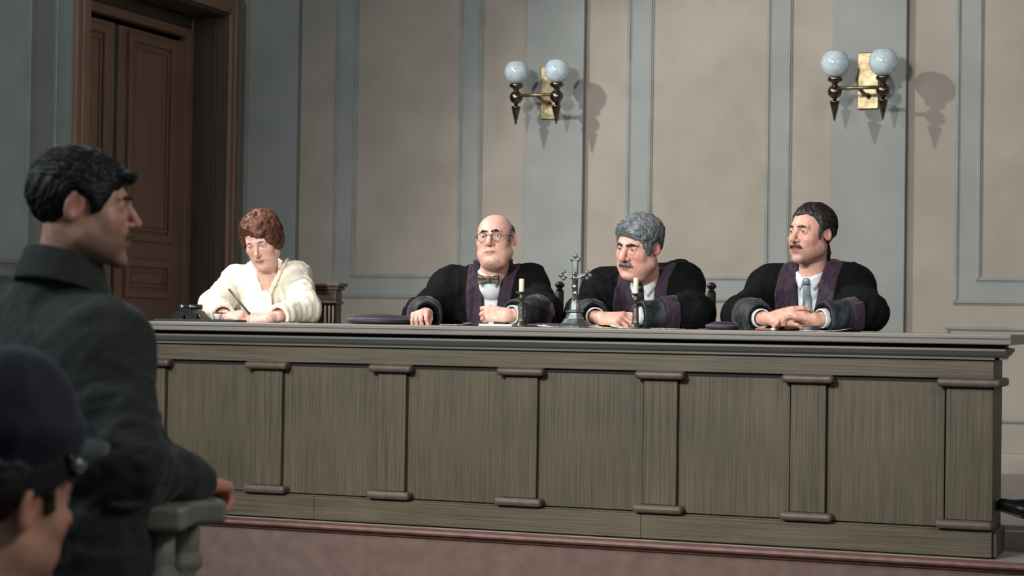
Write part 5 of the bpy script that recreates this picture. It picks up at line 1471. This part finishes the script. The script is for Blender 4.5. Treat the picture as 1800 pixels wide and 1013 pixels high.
o = tube('eraser', [b + V(-.010, 0, .0052), b + V(.006, 0, .0052)], .0048, M_paperw, bpy.data.objects['pencil'], 8)
# clerk's desk set
a, b = on_desk(272, YD - .04), on_desk(415, YD - .04)
o = box('blotter_pad', a[0], b[0], YD - .05, YD + .26, ZT_, ZT_ + .010, mat_noise('dark_green_board', (38, 46, 46), (50, 58, 58), .5, 30), None, bev=.002, origin=((a[0] + b[0]) / 2, YD + .1, ZT_)); tag(o, 'dark flat writing board under the desk set of the clerk', 'board')
YI = YD + .06; zi_ = ZT_ + .0105
s_ = np.linalg.norm(on_desk(335, YI) - CAM) / F
p = V(atY(333, 560, YI)[0], YI, zi_)
t = thing('inkstand', 'small dark metal desk set with cylindrical top left of the clerk', 'inkstand', tuple(p))
box('body', p[0] - .034, p[0] + .022, YI - .03, YI + .03, zi_, zi_ + .046, M_black, t, bev=.004)
tube('top_cylinder', [(p[0] - .046, YI, zi_ + .054), (p[0] + .062, YI, zi_ + .054)], .0115, M_black, t, 16)
tube('bright_cap', [(p[0] - .050, YI, zi_ + .054), (p[0] - .026, YI, zi_ + .054)], .0120, M_steel, t, 16)
tube('bright_collar', [(p[0] + .002, YI, zi_ + .054), (p[0] + .012, YI, zi_ + .054)], .0122, M_steel, t, 16)
for x_, r_, nm in ((-.036, .036, 'rocker_wheel'), (.024, .036, 'rocker_wheel')):
    prof = [(r_ * math.cos(th), r_ * math.sin(th)) for th in np.linspace(0, PI, 15)]
    extrude_profile(nm, [(p[0] + x_ + a, zi_ + b) for a, b in prof], 1, YI - .036, YI - .022, M_leather, t)
prof = [(.046 * math.cos(th), .042 * math.sin(th)) for th in np.linspace(0, PI * .62, 12)] + [(.030 * math.cos(th), .030 * math.sin(th)) for th in np.linspace(PI * .62, 0, 12)]
extrude_profile('curved_guard', [(p[0] + .038 + a, zi_ + b) for a, b in prof], 1, YI - .02, YI + .02, M_stick, t)
pc = V(atY(383, 560, YD + .03)[0], YD + .03, zi_)
o = lathe('ink_cup', [(.010, 0), (.013, .002), (.019, .020), (.020, .024), (.017, .023), (.010, .006)], pc, M_paperw, None, 18, origin=tuple(pc)); tag(o, 'small white cup on the writing board beside the clerk', 'cup')
pe = pencil('penholder', 'red and black penholder lying across the small white cup', pc + V(-.028, 0, .0275), pc + V(.045, -.005, .029), .0032, M_red)
tube('black_grip', [pc + V(-.006, -.001, .0279), pc + V(.026, -.0035, .0285)], .0037, M_black, pe, 8)
f1 = np.array(hr[1 + 1][1])
pa, pb = atY(402, 508, YD + .15), atY(436, 549, YD + .085)
pb2 = pa + (pb - pa) * 1.30
pencil('pen', 'slim dark pen held by the clerk', pa, pb2, .0048, M_black, tr=.2)

# ------------------------------------------------------------------ rail of the dock
RZ = 1.0
A_, B_, C_ = atZ(320, 893, RZ), atZ(394, 861, RZ), atZ(276, 876, RZ)
dB, dC = norm(B_ - A_), norm(C_ - A_); LB = float(np.linalg.norm(B_ - A_)); rw = .13; rt = .050
t = thing('railing', 'grey-green turned baluster railing the standing person leans on', 'railing', (A_[0], A_[1], 0))
def beam(name, P0, d, L, inn, z0, z1, mat, par, bev=.012):
    d = norm(d); inn = norm(inn - d * (inn @ d)); M4 = Matrix.Identity(4)
    for i in range(3): M4[i][0] = d[i]; M4[i][1] = inn[i]
    bm = bmesh.new(); bm_box(bm, 0, L, 0, rw, z0, z1, bev, 4)
    bmesh.ops.transform(bm, matrix=Matrix.Translation((P0[0], P0[1], 0)) @ M4, verts=bm.verts)
    return bm_obj(name, bm, mat, par)
beam('handrail', A_, dB, LB, dC, RZ - rt, RZ, M_rail, t)
beam('handrail', A_ + dC * rw, dC, .85, dB, RZ - rt, RZ - .0005, M_rail, t)
beam('bottom_rail', A_ + dC * .02 + dB * .02, dB, LB - .04, dC, .06, .12, M_rail, t)
beam('bottom_rail', A_ + dC * (rw + .02), dC, .8, dB, .06, .12, M_rail, t)
prof = [(.030, .12), (.036, .15), (.024, .17), (.020, .22), (.030, .38), (.036, .48), (.024, .60), (.018, .70), (.030, .72), (.030, .735), (.020, .745), (.022, .752), (.042, .775), (.044, .795), (.030, .82), (.024, .826), (.040, .842), (.042, .858), (.032, .872), (.034, .88), (.034, .945)]
def bal(P0): lathe('baluster', [(r, z + (.0045 if z > .9 else 0)) for r, z in prof], (P0[0], P0[1], 0), M_rail, t, 22)
inn = norm(dC - dB * (dC @ dB)); inc = norm(dB - dC * (dB @ dC))
bal(A_ + dB * .075 + inn * .065); bal(A_ + dB * (LB - .10) + inn * .065)
for k_ in (.30, .52, .74): bal(A_ + dC * k_ + inc * .065)
